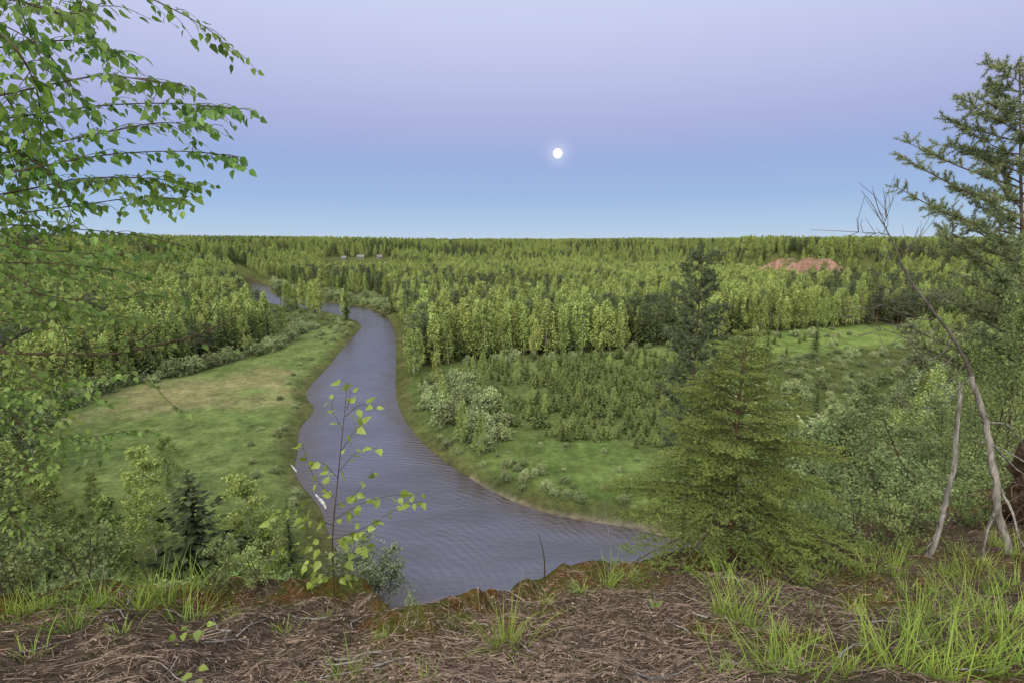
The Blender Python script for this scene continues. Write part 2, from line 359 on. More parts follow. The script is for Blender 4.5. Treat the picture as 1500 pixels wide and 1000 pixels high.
def broadleaf(h,spread,nlimb,ntwig,nleaf,leaf,up=.8,weep=.2,base=.2,tr=.013,jit=.1,stems=1,tw=0.006):
    t=MB();c=MB();Cs=[];Ts=[]
    for s_ in range(stems):
        off=rng.normal(size=2)*(.12*h*.3 if stems>1 else .0); lean=rng.normal(size=2)*(.18*h if stems>1 else .04*h); hs=h*(1 if s_==0 else .65+.35*rng.random())
        fs=np.linspace(0,1,8); wob=np.cumsum(rng.normal(size=(8,2))*.012*h,0)
        ax=np.stack([off[0]+lean[0]*fs**1.2+wob[:,0],off[1]+lean[1]*fs**1.2+wob[:,1],hs*fs],1); tube(t,ax,np.maximum(tr*hs*(1-fs)**.8,.006),6)
        for i in range(max(2,nlimb//stems)):
            f=base+(.97-base)*((i+rng.random())/max(2,nlimb//stems)); tt=(f-base)/(1-base)
            p0=np.array([np.interp(f,fs,ax[:,q]) for q in range(3)]); an=i*2.4+rng.normal()*.4
            L=spread*(min(1,tt*3+.45)*(1-tt)**.6+.12)*(.65+.6*rng.random()); d=unit(np.array([math.cos(an),math.sin(an),up*(.6+.8*rng.random())]))
            g=np.linspace(0,1,5)[:,None]; lp=p0+d*L*g+np.array([0,0,-weep*L])*g**2+np.cumsum(rng.normal(size=(5,3))*.03*L,0)*g
            tube(t,lp,np.maximum(tr*.35*hs*(1-f)*(1-.8*g[:,0])+.004,.004),4)
            for j in range(ntwig):
                gg=.2+.8*rng.random(); q0=np.array([np.interp(gg,g[:,0],lp[:,q]) for q in range(3)])
                dd=unit(d*.6+rng.normal(size=3)*.7+np.array([0,0,.2-weep*1.3])); l2=L*(.3+.25*rng.random())*(1.15-.5*gg)
                q1=q0+dd*l2+np.array([0,0,-weep*l2*.6])
                if tw>0: tube(t,[q0,q0*.5+q1*.5+np.array([0,0,weep*l2*.12]),q1],[tw,tw*.7,tw*.4],3)
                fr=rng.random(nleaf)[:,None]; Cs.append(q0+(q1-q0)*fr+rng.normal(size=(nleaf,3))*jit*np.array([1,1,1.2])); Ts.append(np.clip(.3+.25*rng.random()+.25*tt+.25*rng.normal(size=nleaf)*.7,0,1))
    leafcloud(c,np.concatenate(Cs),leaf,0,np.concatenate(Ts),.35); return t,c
def shrub_mid(r,h,ncl=45,per=22,size=.28):
    t=MB();c=MB();Cs=[];Ts=[]
    for j in range(ncl):
        d=rdir(1)[0]; d[2]=abs(d[2]); q=d*np.array([r,r,h])*(.45+.6*rng.random())*np.array([1,1,.92])
        if j%4==0: tube(t,[d*np.array([.2,.2,0]),q*.5+np.array([0,0,.1]),q],[.05,.035,.012],3)
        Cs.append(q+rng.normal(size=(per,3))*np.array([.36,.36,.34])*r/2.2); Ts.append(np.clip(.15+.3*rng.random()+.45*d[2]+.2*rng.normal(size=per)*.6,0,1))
    leafcloud(c,np.concatenate(Cs),size,0,np.concatenate(Ts)); return t,c
PROTO={}
def reg(kind,gens,tm,lm,cr):
    lst=[]
    for i,(h,(t,c)) in enumerate(gens):
        j=MB(); j.join(t,0); j.join(c,1)
        lst.append((h,t.mesh(kind+'_trunk',[tm]),c.mesh(kind+'_crown',[lm]),j))
    PROTO[kind]=dict(l=lst,tm=tm,lm=lm,cr=cr)
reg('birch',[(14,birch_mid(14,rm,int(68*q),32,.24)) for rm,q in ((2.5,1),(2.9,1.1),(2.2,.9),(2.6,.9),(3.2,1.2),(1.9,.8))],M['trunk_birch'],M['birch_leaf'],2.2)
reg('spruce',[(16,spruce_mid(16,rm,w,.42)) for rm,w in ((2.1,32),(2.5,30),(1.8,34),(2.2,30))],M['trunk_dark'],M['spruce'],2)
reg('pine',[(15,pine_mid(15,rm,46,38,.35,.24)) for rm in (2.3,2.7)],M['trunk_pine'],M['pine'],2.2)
reg('young',[(3,spruce_mid(3,rm,15,.22,.03,.7,.25)) for rm in (.9,1.1,.75)],M['trunk_dark'],M['young'],.9)
reg('shrub',[(3.4,shrub_mid(r,3.4,48,30,.19)) for r in (2.0,2.5,1.8,2.2)],M['twig'],M['willow'],2)
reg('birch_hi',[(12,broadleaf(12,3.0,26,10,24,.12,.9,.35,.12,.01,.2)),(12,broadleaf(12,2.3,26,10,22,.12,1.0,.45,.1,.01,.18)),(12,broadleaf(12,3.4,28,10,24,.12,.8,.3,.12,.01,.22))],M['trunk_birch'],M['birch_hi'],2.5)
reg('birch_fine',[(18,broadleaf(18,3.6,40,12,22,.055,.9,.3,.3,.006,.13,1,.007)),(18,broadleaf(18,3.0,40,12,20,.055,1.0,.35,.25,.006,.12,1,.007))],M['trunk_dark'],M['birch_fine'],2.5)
reg('spruce_hi',[(14,spruce_mid(14,2.6,40,.28,.05,.42)),(14,spruce_mid(14,2.0,42,.28,.05,.42))],M['trunk_dark'],M['spruce'],2.3)
reg('pine_hi',[(12,spruce_mid(12,3.6,32,.26,.06,.55,.6))],M['trunk_pine'],M['pine_dark'],2.6)
reg('alder_hi',[(6,broadleaf(6,2.6,26,8,24,.07,.7,.15,.08,.008,.12,3)),(6,broadleaf(6,2.2,24,8,22,.07,.9,.1,.08,.008,.12,2)),(6,broadleaf(6,3.0,30,8,24,.07,.6,.2,.05,.008,.14,4))],M['twig'],M['willow_hi'],2.6)
reg('willow_near',[(5,broadleaf(5,3.0,34,10,26,.075,.7,.15,.04,.008,.14,5))],M['twig'],M['willow_pale'],2.6)
reg('alder_fine',[(12,broadleaf(12,3.6,36,13,26,.06,.8,.15,.1,.007,.13,3,.008)),(12,broadleaf(12,3.2,34,13,24,.06,.9,.12,.1,.007,.12,2,.008))],M['twig'],M['willow_hi'],2.6)
reg('low_bush',[(1.2,broadleaf(1.2,.65,20,7,9,.026,.8,.1,.05,.008,.03,4,.0025)),(1.2,broadleaf(1.2,.8,20,7,9,.026,.6,.1,.05,.008,.03,5,.0025))],M['twig'],M['birch_fine'],.8)
NAMES={'birch':('birch_tree','birch tree'),'spruce':('spruce_tree','spruce tree'),'pine':('pine_tree','pine tree'),'young':('young_spruce','young spruce'),'shrub':('willow_shrub','shrub'),'birch_hi':('birch_tree','birch tree'),'birch_fine':('birch_tree','birch tree'),'spruce_hi':('spruce_tree','spruce tree'),'pine_hi':('pine_tree','pine tree'),'alder_hi':('alder_tree','alder tree'),'alder_fine':('alder_tree','alder tree'),'low_bush':('low_bush','bush'),'willow_near':('willow_shrub','shrub')}
def place(kind,vi,x,y,z,h,label,group=None,rz=None,wide=1.0):
    h0,tm,cm,_=PROTO[kind]['l'][vi%len(PROTO[kind]['l'])]; s=h/h0; n,cat=NAMES[kind]
    o=empty(n,(x,y,z-min(.1,.03*h)),label,cat,group,rng.random()*6.28 if rz is None else rz,(s*wide,s*wide,s))
    a=link('trunk' if kind not in('shrub','low_bush','willow_near') else 'stems',tm,o); b=link('crown',cm,o); return o
# ------------------------------------------------------------ forest scatter
CAND=[]  # kind,x,y,z,h,variant,region
def grid(r0,r1,sp):
    xs=np.arange(-r1*.8,r1*.8,sp); ys=np.arange(30,r1,sp); a,b=np.meshgrid(xs,ys); a=a.ravel()+rng.uniform(-.48,.48,a.size)*sp; b=b.ravel()+rng.uniform(-.48,.48,b.size)*sp
    r=np.hypot(a,b); u=a/(b*cp+6); k=(r>=r0)&(r<r1)&(np.abs(u)<1.12); return a[k],b[k]
for r0,r1,spc in ((70,190,3.4),(190,320,3.9),(320,620,4.9),(620,1150,6.8)):
    x,y=grid(r0,r1,spc); r=np.hypot(x,y); u=x/(y*cp+6); ppx=750+F*u
    d=polysd(RIV,x,y) if r0<520 else np.full(x.shape,99.)
    keep=(d>5)
    if r0<600:
        for zz,mg in ((Z_mead,-1),(Z_right,-1),(Z_spit,0),(Z_upr,0),(Z_gap,0),(Z_lawn3,0)): keep&=polysd(zz,x,y)>mg
        bush=polysd(Z_bush,x,y)<0
        keep&=~((u>.455)&(u<.73)&(r>np.where(u>.64,440,395)+60*(vn(x/9,y/9,4)))&(r<517)&(rng.random(len(x))>.10))
        keep&=~((ppx>475)&(ppx<575)&(r>520)&(r<655))
    else: bush=np.zeros(len(x),bool); keep&=~((ppx>475)&(ppx<575)&(r<655))
    keep&=~((y<70)&(x<30))
    keep&=~((y<95)&(bush==False)&(u>.0))
    z=zterr(x,y,d); con=fbm(x/55,y/55,3,77); con2=fbm(x/300,y/300,2,78)
    for j in np.nonzero(keep)[0]:
        pc=np.clip(.30+(con[j]-.44)*3.0+(.14 if ppx[j]<420 else 0)+(.38 if (ppx[j]>1150 and r[j]>260) else 0)+(.32 if r[j]>650 else 0),.07,.88)
        q=rng.random()
        if bush[j] and 1080<ppx[j]<1350 and 110<r[j]<230:
            if q<.6: continue
            kind='shrub'; hh=rng.uniform(1.2,2.6)
        elif bush[j] and r[j]<260:
            if q<.3: continue
            kind='shrub' if q<.75 else ('birch' if q<.9 else 'spruce')
            hh=rng.uniform(3,6) if kind=='shrub' else rng.uniform(7,11)
        elif q<pc:
            kind='spruce' if rng.random()<.8 else 'pine'; hh=rng.uniform(11,17.5)
        else: kind='birch'; hh=rng.uniform(11,16.5)
        if r[j]>450: hh=rng.uniform(10.5,14.5)
        reg_='left' if (x[j]<-20 and ppx[j]<440) else ('right' if ppx[j]>1130 else 'mid')
        CAND.append((kind,x[j],y[j],z[j],hh,int(rng.integers(0,60)),'far' if r[j]>520 else reg_))
def scat(zp,n,kind,h0,h1,regn,mind=2.0,test=None):
    lo=zp.min(0);hi=zp.max(0); pts=[];tries=0
    while len(pts)<n and tries<25:
        tries+=1; q=rng.uniform(lo,hi,(n*3,2)); q=q[(polysd(zp,q[:,0],q[:,1])<0)]
        if len(q): q=q[polysd(RIV,q[:,0],q[:,1])>2.0]
        for p in q:
            if len(pts)>=n: break
            if test is not None and not test(p): continue
            if not pts or (((np.array(pts[-500:])-p)**2).sum(1).min()>mind**2): pts.append(p)
    if not pts: return
    A=np.array(pts); zz=zterr(A[:,0],A[:,1])
    for p,z in zip(pts,zz): CAND.append((kind,p[0],p[1],float(z),rng.uniform(h0,h1),int(rng.integers(0,60)),regn))
scat(Z_plant,640,'young',1.5,3.9,'plant',1.3,lambda p: vn(p[0]/6,p[1]/6,91)>.24)
scat(Z_plant,14,'birch',4,6,'plant',4)
scat(Z_will,34,'shrub',2.4,4.5,'willow',2.2)
scat(Z_will,5,'birch',7,10,'willow',4)
scat(Z_spit,80,'shrub',1.1,2.3,'spit',1.6)
scat(Z_gap,14,'shrub',.8,1.5,'spit',2.2,lambda p: polysd(RIV,p[:1],p[1:])[0]>5 and p[1]<270)
scat(Z_upr,120,'shrub',2.5,5,'upr',2.4)
scat(Z_right,34,'shrub',1.0,2.4,'lawn',3,lambda p: polysd(Z_lawn,p[:1],p[1:])[0]>1 and polysd(Z_plant,p[:1],p[1:])[0]>-1)
scat(Z_right,50,'shrub',.7,1.7,'rbank',1.6,lambda p: p[1]<110 and 2.5<polysd(RIV,p[:1],p[1:])[0]<8)
scat(Z_lawn,16,'shrub',.5,1.0,'rlawn',3)
scat(Z_right,40,'young',1.5,4,'lawn',3,lambda p: polysd(Z_lawn,p[:1],p[1:])[0]>2)
scat(Z_right,24,'shrub',2.0,3.8,'edge',2.2,lambda p: p[1]>110 and -11<polysd(Z_right,p[:1],p[1:])[0]<-1)
scat(Z_mead,75,'shrub',2.2,5.0,'medge',1.8,lambda p: p[1]>90 and polysd(Z_mead,p[:1],p[1:])[0]>-6 and polysd(RIV,p[:1],p[1:])[0]>20)
scat(Z_mead,30,'shrub',.6,1.6,'mead',3,lambda p: polysd(RIV,p[:1],p[1:])[0]<8 or rng.random()<.04)
LAB={('birch','left'):'pale green birch standing among dark trees in the wood left of the river',
('spruce','left'):'dark green spruce in the wood left of the river beyond the meadow',
('pine','left'):'round topped dark pine in the wood left of the river beyond the meadow',
('birch','mid'):'yellow green birch with thin white trunk in the central wood across the river',
('spruce','mid'):'dark pointed spruce among the birches of the central wood across the river',
('pine','mid'):'rounded dark pine among the birches of the central wood across the river',
('birch','right'):'pale green birch in the lower woodland on the right of the valley',
('spruce','right'):'dark spruce in the lower woodland on the right of the valley',
('pine','right'):'rounded pine in the lower woodland on the right of the valley',
('shrub','right'):'grey green bushy willow in the thickets on the right of the valley',
('shrub','mid'):'grey green bushy willow in thickets behind the foreground spruce',
('birch','far'):'tiny pale birch in the far forest below the horizon',('spruce','far'):'tiny dark spruce in the far forest below the horizon',('pine','far'):'tiny dark pine in the far forest below the horizon',
('young','plant'):'small young spruce planted in the rough clearing right of the river',
('birch','plant'):'small pale birch among the young spruces in the clearing right of the river',
('young','lawn'):'small young spruce scattered around the green lawn right of the river',
('shrub','willow'):'grey green willow bush on the right river bank before the wood',
('birch','willow'):'small birch rising from the willow bushes on the right river bank',
('shrub','spit'):'low grey green bush on the left bank spit at the upper river bend',
('shrub','upr'):'low bush on the far right bank above the upper river bend',
('shrub','lawn'):'small low bush in grass between young spruces and river',
('shrub','rbank'):'small low bush along the near right river bank below the lawn',
('shrub','rlawn'):'tiny low bush dotted on the green lawn right of the river',
('shrub','edge'):'grey green bush along the front edge of the central wood',
('shrub','medge'):'grey green bush along the far edge of the left meadow',
('shrub','mead'):'tiny low bush dotted on the left riverside meadow'}
buf=np.full(1600,1001.); order=sorted(range(len(CAND)),key=lambda i:CAND[i][1]**2+CAND[i][2]**2); area=np.zeros(len(CAND))
for i in order:
    k,x,y,z,h,v,rg=CAND[i]; a,bt=proj(x,y,z); _,tp=proj(x,y,z+h); w=max(1,F*PROTO[k]['cr']*h/PROTO[k]['l'][0][0]/math.hypot(x,y)*.7)
    l=int(max(0,a-w)); rgt=int(min(1500,a+w+1))
    if rgt<=l: continue
    sg=buf[l:rgt]; area[i]=np.clip(np.minimum(sg,bt)-max(tp,0),0,None).sum(); buf[l:rgt]=np.minimum(sg,tp+.15*(bt-tp))
chosen=set()
for k,nmax in (('birch',260),('spruce',280),('pine',150),('young',285),('shrub',290)):
    ids=[i for i in range(len(CAND)) if CAND[i][0]==k]; ids.sort(key=lambda i:-area[i]); chosen|=set([i for i in ids[:nmax] if area[i]>0])
for i in sorted(chosen):
    k,x,y,z,h,v,rg=CAND[i]; lb=LAB.get((k,rg)) or LAB[(k,'right')]
    place(k,v,x,y,z,h,lb,lb.replace('a ','')+' group',wide=.85+.3*rng.random())
def gn_scatter(name,kind,rows,label,cat):
    col=bpy.data.collections.new(name+'_sources')
    for q,(h0,_,_,j) in enumerate(PROTO[kind]['l']):
        o=bpy.data.objects.new('%s_source_%02d'%(kind,q),j.mesh(kind+'_whole',[PROTO[kind]['tm'],PROTO[kind]['lm']])); col.objects.link(o)
    A=np.array([(r[1],r[2],r[3]-.1) for r in rows]); me=bpy.data.meshes.new(name); me.vertices.add(len(A)); me.vertices.foreach_set('co',A.ravel())
    h0=PROTO[kind]['l'][0][0]
    for nme,ty,vals in (('sc','FLOAT',[r[4]/h0 for r in rows]),('rz','FLOAT',list(rng.random(len(rows))*6.28)),('vi','INT',[r[5]%len(PROTO[kind]['l']) for r in rows])):
        at=me.attributes.new(nme,ty,'POINT'); at.data.foreach_set('value',vals)
    o=link(name,me); tag(o,label,cat,None,'stuff')
    ng=bpy.data.node_groups.new(name,'GeometryNodeTree'); ng.interface.new_socket('Geometry',in_out='INPUT',socket_type='NodeSocketGeometry'); ng.interface.new_socket('Geometry',in_out='OUTPUT',socket_type='NodeSocketGeometry')
    n=ng.nodes; gi=n.new('NodeGroupInput'); go_=n.new('NodeGroupOutput'); ip=n.new('GeometryNodeInstanceOnPoints'); ci=n.new('GeometryNodeCollectionInfo')
    ci.inputs['Collection'].default_value=col; ci.inputs['Separate Children'].default_value=True; ci.inputs['Reset Children'].default_value=True
    def na_(nme,ty):
        q=n.new('GeometryNodeInputNamedAttribute'); q.data_type=ty; q.inputs['Name'].default_value=nme; return q.outputs['Attribute']
    L=ng.links.new; L(gi.outputs[0],ip.inputs['Points']); L(ci.outputs[0],ip.inputs['Instance']); ip.inputs['Pick Instance'].default_value=True
    L(na_('vi','INT'),ip.inputs['Instance Index']); cx=n.new('ShaderNodeCombineXYZ'); L(na_('rz','FLOAT'),cx.inputs[2]); L(cx.outputs[0],ip.inputs['Rotation']); L(na_('sc','FLOAT'),ip.inputs['Scale'])
    L(ip.outputs[0],go_.inputs[0]); md=o.modifiers.new('scatter','NODES'); md.node_group=ng
for k,nme,lb in (('birch','birch_forest','mass of pale green birches filling the forest behind the nearer trees'),('spruce','spruce_forest','mass of dark spruces filling the forest out to the horizon'),('pine','pine_forest','mass of dark pines mixed through the forest out to the horizon'),('shrub','willow_thicket','mass of grey green bushes filling the valley thickets'),('young','young_spruce_growth','further small young spruces growing between the others in the clearing')):
    rows=[CAND[i] for i in range(len(CAND)) if CAND[i][0]==k and i not in chosen]
    if rows: gn_scatter(nme,k,rows,lb,'forest' if k in('birch','spruce','pine') else 'thicket')
# ------------------------------------------------------------ trees below the cliff (individually placed)
def below(kind,vi,px,top,Y,label,group=None,wide=1.0):
    p=P(px,top,Y); z=float(zterr(p[0],p[1])); place(kind,vi,p[0],p[1],z,max(p[2]-z,1.0),label,group,wide=wide)
below('pine_hi',0,272,684,38,'dark bushy pine standing below cliff at near end of the left meadow',None,1.25)
below('spruce_hi',1,418,722,47,'small dark conifer at foot of cliff between pine and river')
gA='weeping birches below the cliff at left'
for j,(a,t,Yq,w) in enumerate([(205,655,52,1),(150,715,44,1),(185,690,60,.9),(358,690,46,1),(345,750,44,.9),(235,640,66,.9),(110,740,50,1),(385,770,40,1),(165,775,34,1),(60,700,50,1.1),(20,730,40,1.1),(345,815,30,.9),(-20,650,55,1.1),(380,810,30,1),(-60,700,36,1),(130,690,62,1.),(405,800,36,1),(440,820,40,.9),(80,770,36,1.)]):
    below('birch_hi',j,a,t,Yq,'slender drooping pale green birch below cliff at near end of left meadow',gA,w)
for j,(a,t,Yq) in enumerate([(20,690,42),(70,715,55),(-15,640,48),(55,755,34)]):
    below('spruce_hi',j,a,t,Yq,'dark spruce below cliff at the far left edge of the photo','dark spruces below cliff at left edge')
for j,(a,t,Yq) in enumerate([(90,825,26),(150,840,22),(40,805,24),(405,830,34),(330,850,24),(0,780,28)]):
    below('alder_hi',j,a,t,Yq,'grey green leafy bush on slope below the cliff edge at left','leafy bushes below cliff at left',1.1)
below('willow_near',0,545,786,46,'pale grey green round willow at water edge right of the birch sapling',None,1.05)
below('willow_near',0,622,868,30,'small leafy bush top showing over cliff edge beside river',None,.5)
gB='alders on right slope behind spruce'
for j,(a,t,Yq,k) in enumerate([(1180,590,34,0),(1235,575,30,0),(1290,575,28,1),(1345,560,24,1),(1250,635,20,1),(1310,650,17,1),(1390,600,18,1),(1200,660,24,1),(1270,695,14,1),(1350,690,13,1),(1150,650,30,0),(1450,560,16,1),(1500,540,18,1),(1420,660,13,1),(1210,705,16,1),(1560,600,14,1),(1120,690,28,0),(1480,640,9,1),(1530,660,8.5,1),(1440,710,9.5,1),(1160,715,20,1),(1400,620,26,1),(1310,720,10,1),(1240,735,11,1),(1380,725,11,1)]):
    below('alder_fine' if k else 'alder_hi',j,a,t,Yq,'grey green leafy alder on the slope right of foreground spruce',gB,1.1)
gC='thin birches at right edge'
for j,(a,t,Yq) in enumerate([(1500,375,11),(1545,330,10.5),(1470,470,13),(1570,400,9.5)]):
    below('birch_fine',j,a,t,Yq,'thin pale leaved birch on slope at the right edge behind dead trunk',gC,.6)
gL='low leafy bushes along right cliff rim'
for j,(a,b_,h_) in enumerate([(1195,806,.5),(1240,800,.65),(1285,792,.5),(1320,788,.6),(1215,815,.45),(1300,800,.5),(1345,775,.45),(1400,768,.5),(1440,762,.55),(1490,758,.6),(1420,775,.35)]):
    p=Gf(a,b_); place('low_bush',j,p[0],p[1],p[2],h_,'low leafy green bush on the right cliff rim between spruce and dead trunks',gL)
for j,(a,b_,h_) in enumerate([(30,878,.45),(120,868,.5),(330,862,.4),(385,860,.35)]):
    p=Gf(a,b_); place('low_bush',j,p[0],p[1],p[2],h_,'low leafy green bush on the left cliff rim','low leafy bushes along left cliff rim')
# ------------------------------------------------------------ red cliff, houses, pale shore, moon
m,nt,out=nm('red_sandstone'); geo=N_(nt,'ShaderNodeNewGeometry'); mp=N_(nt,'ShaderNodeMapping'); mp.inputs['Scale'].default_value=(.5,.5,.05); nt.links.new(geo.outputs['Position'],mp.inputs[0])
f=noise(nt,.7,5,.65,mp.outputs[0]); mp2=N_(nt,'ShaderNodeMapping'); mp2.inputs['Scale'].default_value=(.02,.02,.5); nt.links.new(geo.outputs['Position'],mp2.inputs[0]); f2=noise(nt,1,4,.6,mp2.outputs[0])
c=mixc(nt,.4,ramp(nt,f,[(.36,(.15,.09,.07)),(.60,(.35,.22,.18))]),ramp(nt,f2,[(.38,(.18,.11,.09)),(.58,(.36,.235,.195))])); c=mixc(nt,ramp(nt,noise(nt,.13,6,.7,geo.outputs['Position']),[(.49,(0,0,0)),(.59,(1,1,1))]),c,(.085,.10,.042)); b=N_(nt,'ShaderNodeBsdfDiffuse'); nt.links.new(c,b.inputs[0]); nt.links.new(b.outputs[0],out.inputs[0])
def cliff(name,p0,p1,r,ztop,label):
    nx,nzv=140,20; V=[]
    for jz in range(nzv):
        fz=jz/(nzv-1)
        for ix in range(nx):
            pxx=p0+(p1-p0)*ix/(nx-1); u=(pxx-750)/F; yy=r/math.sqrt(1+u*u); xx=u*(yy*cp+6); g=fbm(np.array(xx/7.),np.array(fz*.8),4,17); e=min(ix,nx-1-ix)/nx; tp=ztop*(1-.3*float(fbm(np.array(xx/16.),np.array(0.),4,6)))*min(1,4*e+.15)*(1 if pxx<1215 else max(.5,1-(pxx-1215)/50))
            V.append((xx,yy-8*(1-fz)**1.3-9*(float(g)-.45),1+(tp)*fz))
    i=np.arange(nzv-1)[:,None]*nx; k=np.arange(nx-1)[None,:]; mb=MB(); mb.add(V,np.stack([i+k,i+k+1,i+nx+k+1,i+nx+k],-1).reshape(-1,4),0,.5,True)
    o=link(name,mb.mesh(name,[m])); o['kind']='structure'; o['label']=label; o['category']='cliff'
cliff('red_cliff',1095,1290,514,23,'bare red sandstone cliff in the distant right valley side')
cliff('red_cliff',1346,1390,400,15,'small red bank at far right partly behind pine branches')
mw,nt,out=nm('house_wall'); b=N_(nt,'ShaderNodeBsdfPrincipled'); nt.links.new(ramp(nt,noise(nt,2),[(.3,(.17,.165,.15)),(.7,(.25,.24,.22))]),b.inputs['Base Color']); nt.links.new(b.outputs[0],out.inputs[0])
mr,nt,out=nm('house_roof'); b=N_(nt,'ShaderNodeBsdfPrincipled'); nt.links.new(ramp(nt,noise(nt,2),[(.3,(.11,.10,.09)),(.7,(.16,.15,.14))]),b.inputs['Base Color']); nt.links.new(b.outputs[0],out.inputs[0])
mg,nt,out=nm('house_glass'); b=N_(nt,'ShaderNodeBsdfPrincipled'); nt.links.new(ramp(nt,noise(nt,2),[(.3,(.02,.02,.03)),(.7,(.04,.05,.06))]),b.inputs['Base Color']); b.inputs['Roughness'].default_value=.1; nt.links.new(b.outputs[0],out.inputs[0])
def box(mb,x0,x1,y0,y1,z0,z1):
    V=[(x,y,z) for z in (z0,z1) for y in (y0,y1) for x in (x0,x1)]
    mb.add(V,[(0,1,3,2)[::-1],(4,5,7,6),(0,1,5,4),(2,3,7,6)[::-1],(0,2,6,4)[::-1],(1,3,7,5)])
for j,(a,r,w,lb) in enumerate([(505,640,5,'leftmost tiny pale house in the far clearing'),(529,648,8,'widest tiny pale house in the far forest clearing'),(556,645,5,'rightmost tiny pale house in the far clearing')]):
    u=(a-750)/F; y=r/math.sqrt(1+u*u); x=u*(y*cp+6); z=float(zterr(x,y))-.9; o=empty('house',(x,y,z),lb,'house','houses in the far clearing',.2*j)
    q=MB(); box(q,-w/2,w/2,-3,3,-.5,3); q.add([(-w/2,-3,3),(-w/2,3,3),(-w/2,0,5.2),(w/2,-3,3),(w/2,3,3),(w/2,0,5.2)],[(0,1,2),(3,5,4)]); link('wall',q.mesh('wall',[mw]),o)
    q=MB(); e=.4
    for sg in (-1,1): q.add([(-w/2-e,sg*3.5,2.75),(w/2+e,sg*3.5,2.75),(w/2+e,0,5.3),(-w/2-e,0,5.3),(-w/2-e,sg*3.5,2.9),(w/2+e,sg*3.5,2.9),(w/2+e,0,5.5),(-w/2-e,0,5.5)],[(0,1,2,3),(4,5,6,7),(0,1,5,4)])
    link('roof',q.mesh('roof',[mr]),o)
    for xx in (-w*.25,w*.25):
        q=MB(); box(q,xx-.5,xx+.5,-3.03,-2.98,1.1,2.3); link('window',q.mesh('window',[mg]),o)
mi,nt,out=nm('pale_ice'); b=N_(nt,'ShaderNodeBsdfPrincipled'); geo=N_(nt,'ShaderNodeNewGeometry'); nt.links.new(ramp(nt,noise(nt,.8,5,.6,geo.outputs['Position']),[(.35,(.22,.21,.20)),(.65,(.42,.43,.45))]),b.inputs['Base Color']); nt.links.new(b.outputs[0],out.inputs[0])
for pts,w,lb in (([(424,680),(430,685),(435,692)],.35,'upper tiny white ice patch on left river bank behind the birch sapling'),([(462,724),(468,730),(474,737),(478,746)],.5,'lower small white ice patch on left river bank behind the birch sapling')):
    pw=smooth([G(*p,0) for p in pts],10); mb=MB(); V=[];n=len(pw); tn=unit(np.gradient(pw,axis=0))
    for q in range(n):
        nrm=np.array([-tn[q][1],tn[q][0]]); ww=w*math.sin(PI*(q+.4)/n)**.6*(.5+.9*float(vn(np.array(q*.35),np.array(w),9)))*.5
        for s_,hz in ((-1,.0),(-.6,.12),(.5,.14),(1,.0)): V.append((*(pw[q]+nrm*ww*s_),hz+.02+.02*rng.random()*(hz>0)))
    i=np.arange(n-1)[:,None]*4; k=np.arange(3)[None,:]; mb.add(V,np.stack([i+k,i+k+1,i+4+k+1,i+4+k],-1).reshape(-1,4),0,.5,True)
    tag(link('ice_patch',mb.mesh('ice_patch',[mi])),lb,'ice')
m,nt,out=nm('moon_surface'); e=N_(nt,'ShaderNodeEmission'); e.inputs[1].default_value=2.0; nt.links.new(ramp(nt,noise(nt,.02,3),[(.3,(.95,.88,.8)),(.7,(1,.97,.9))]),e.inputs[0]); nt.links.new(e.outputs[0],out.inputs[0]); m.cycles.emission_sampling='NONE'
bm=bmesh.new(); bmesh.ops.create_uvsphere(bm,u_segments=32,v_segments=16,radius=37); me=bpy.data.meshes.new('moon'); bm.to_mesh(me); bm.free(); me.materials.append(m)
mo=link('moon',me); mdir=ray(817,225); mo.location=Vector(np.array([0,0,H])+mdir*4200); tag(mo,'bright full moon hanging in the violet dusk sky','moon')
# ------------------------------------------------------------ foreground cliff top
th=np.radians(np.arange(-72,72.01,.3)); rr=[.7]
while rr[-1]<14: rr.append(rr[-1]*1.009+.002)
rr=np.array(rr); TH,RR=np.meshgrid(th,rr); X=(RR*np.sin(TH)).ravel(); Y=(RR*np.cos(TH)).ravel(); Z=zfore(X,Y)
nr,na=TH.shape; i=np.arange(nr-1)[:,None]*na; k=np.arange(na-1)[None,:]
mb=MB(); s=Y-yedge(X); mossv=1.4*np.clip(1-np.abs(s+.12)/.6,0,1)**.7*sst(.26,.46,fbm(X*3,Y*3,4,71))*np.where(X>3,.2,1)+.8*sst(.47,.6,fbm(X*1.7,Y*1.7,4,72))*np.where(X>3,.6,1)
mb.add(np.stack([X,Y,Z],1),np.stack([i+k,i+k+1,i+na+k+1,i+na+k],-1).reshape(-1,4)[:,::-1],0,np.clip(mossv,0,1),True)
m,nt,out=nm('needle_floor'); geo=N_(nt,'ShaderNodeNewGeometry'); at=N_(nt,'ShaderNodeAttribute',attribute_name='tint')
n1=noise(nt,28,6,.75,geo.outputs['Position']); n2=noise(nt,3,4,.6,geo.outputs['Position']); n3=noise(nt,110,3,.7,geo.outputs['Position']); n4=noise(nt,5,4,.65,geo.outputs['Position'])
c=ramp(nt,n1,[(.3,(.03,.022,.017)),(.5,(.115,.083,.064)),(.7,(.26,.20,.155))]); c=mixc(nt,mapr(nt,n2,.4,.65,0,.55),c,(.07,.066,.03))
moss=mixc(nt,ramp(nt,n4,[(.42,(0,0,0)),(.56,(1,1,1))]),ramp(nt,n1,[(.3,(.055,.03,.011)),(.55,(.17,.088,.032)),(.75,(.25,.165,.06))]),ramp(nt,n1,[(.3,(.035,.042,.012)),(.55,(.12,.13,.035)),(.75,(.19,.21,.06))]))
c=mixc(nt,at.outputs['Fac'],c,moss)
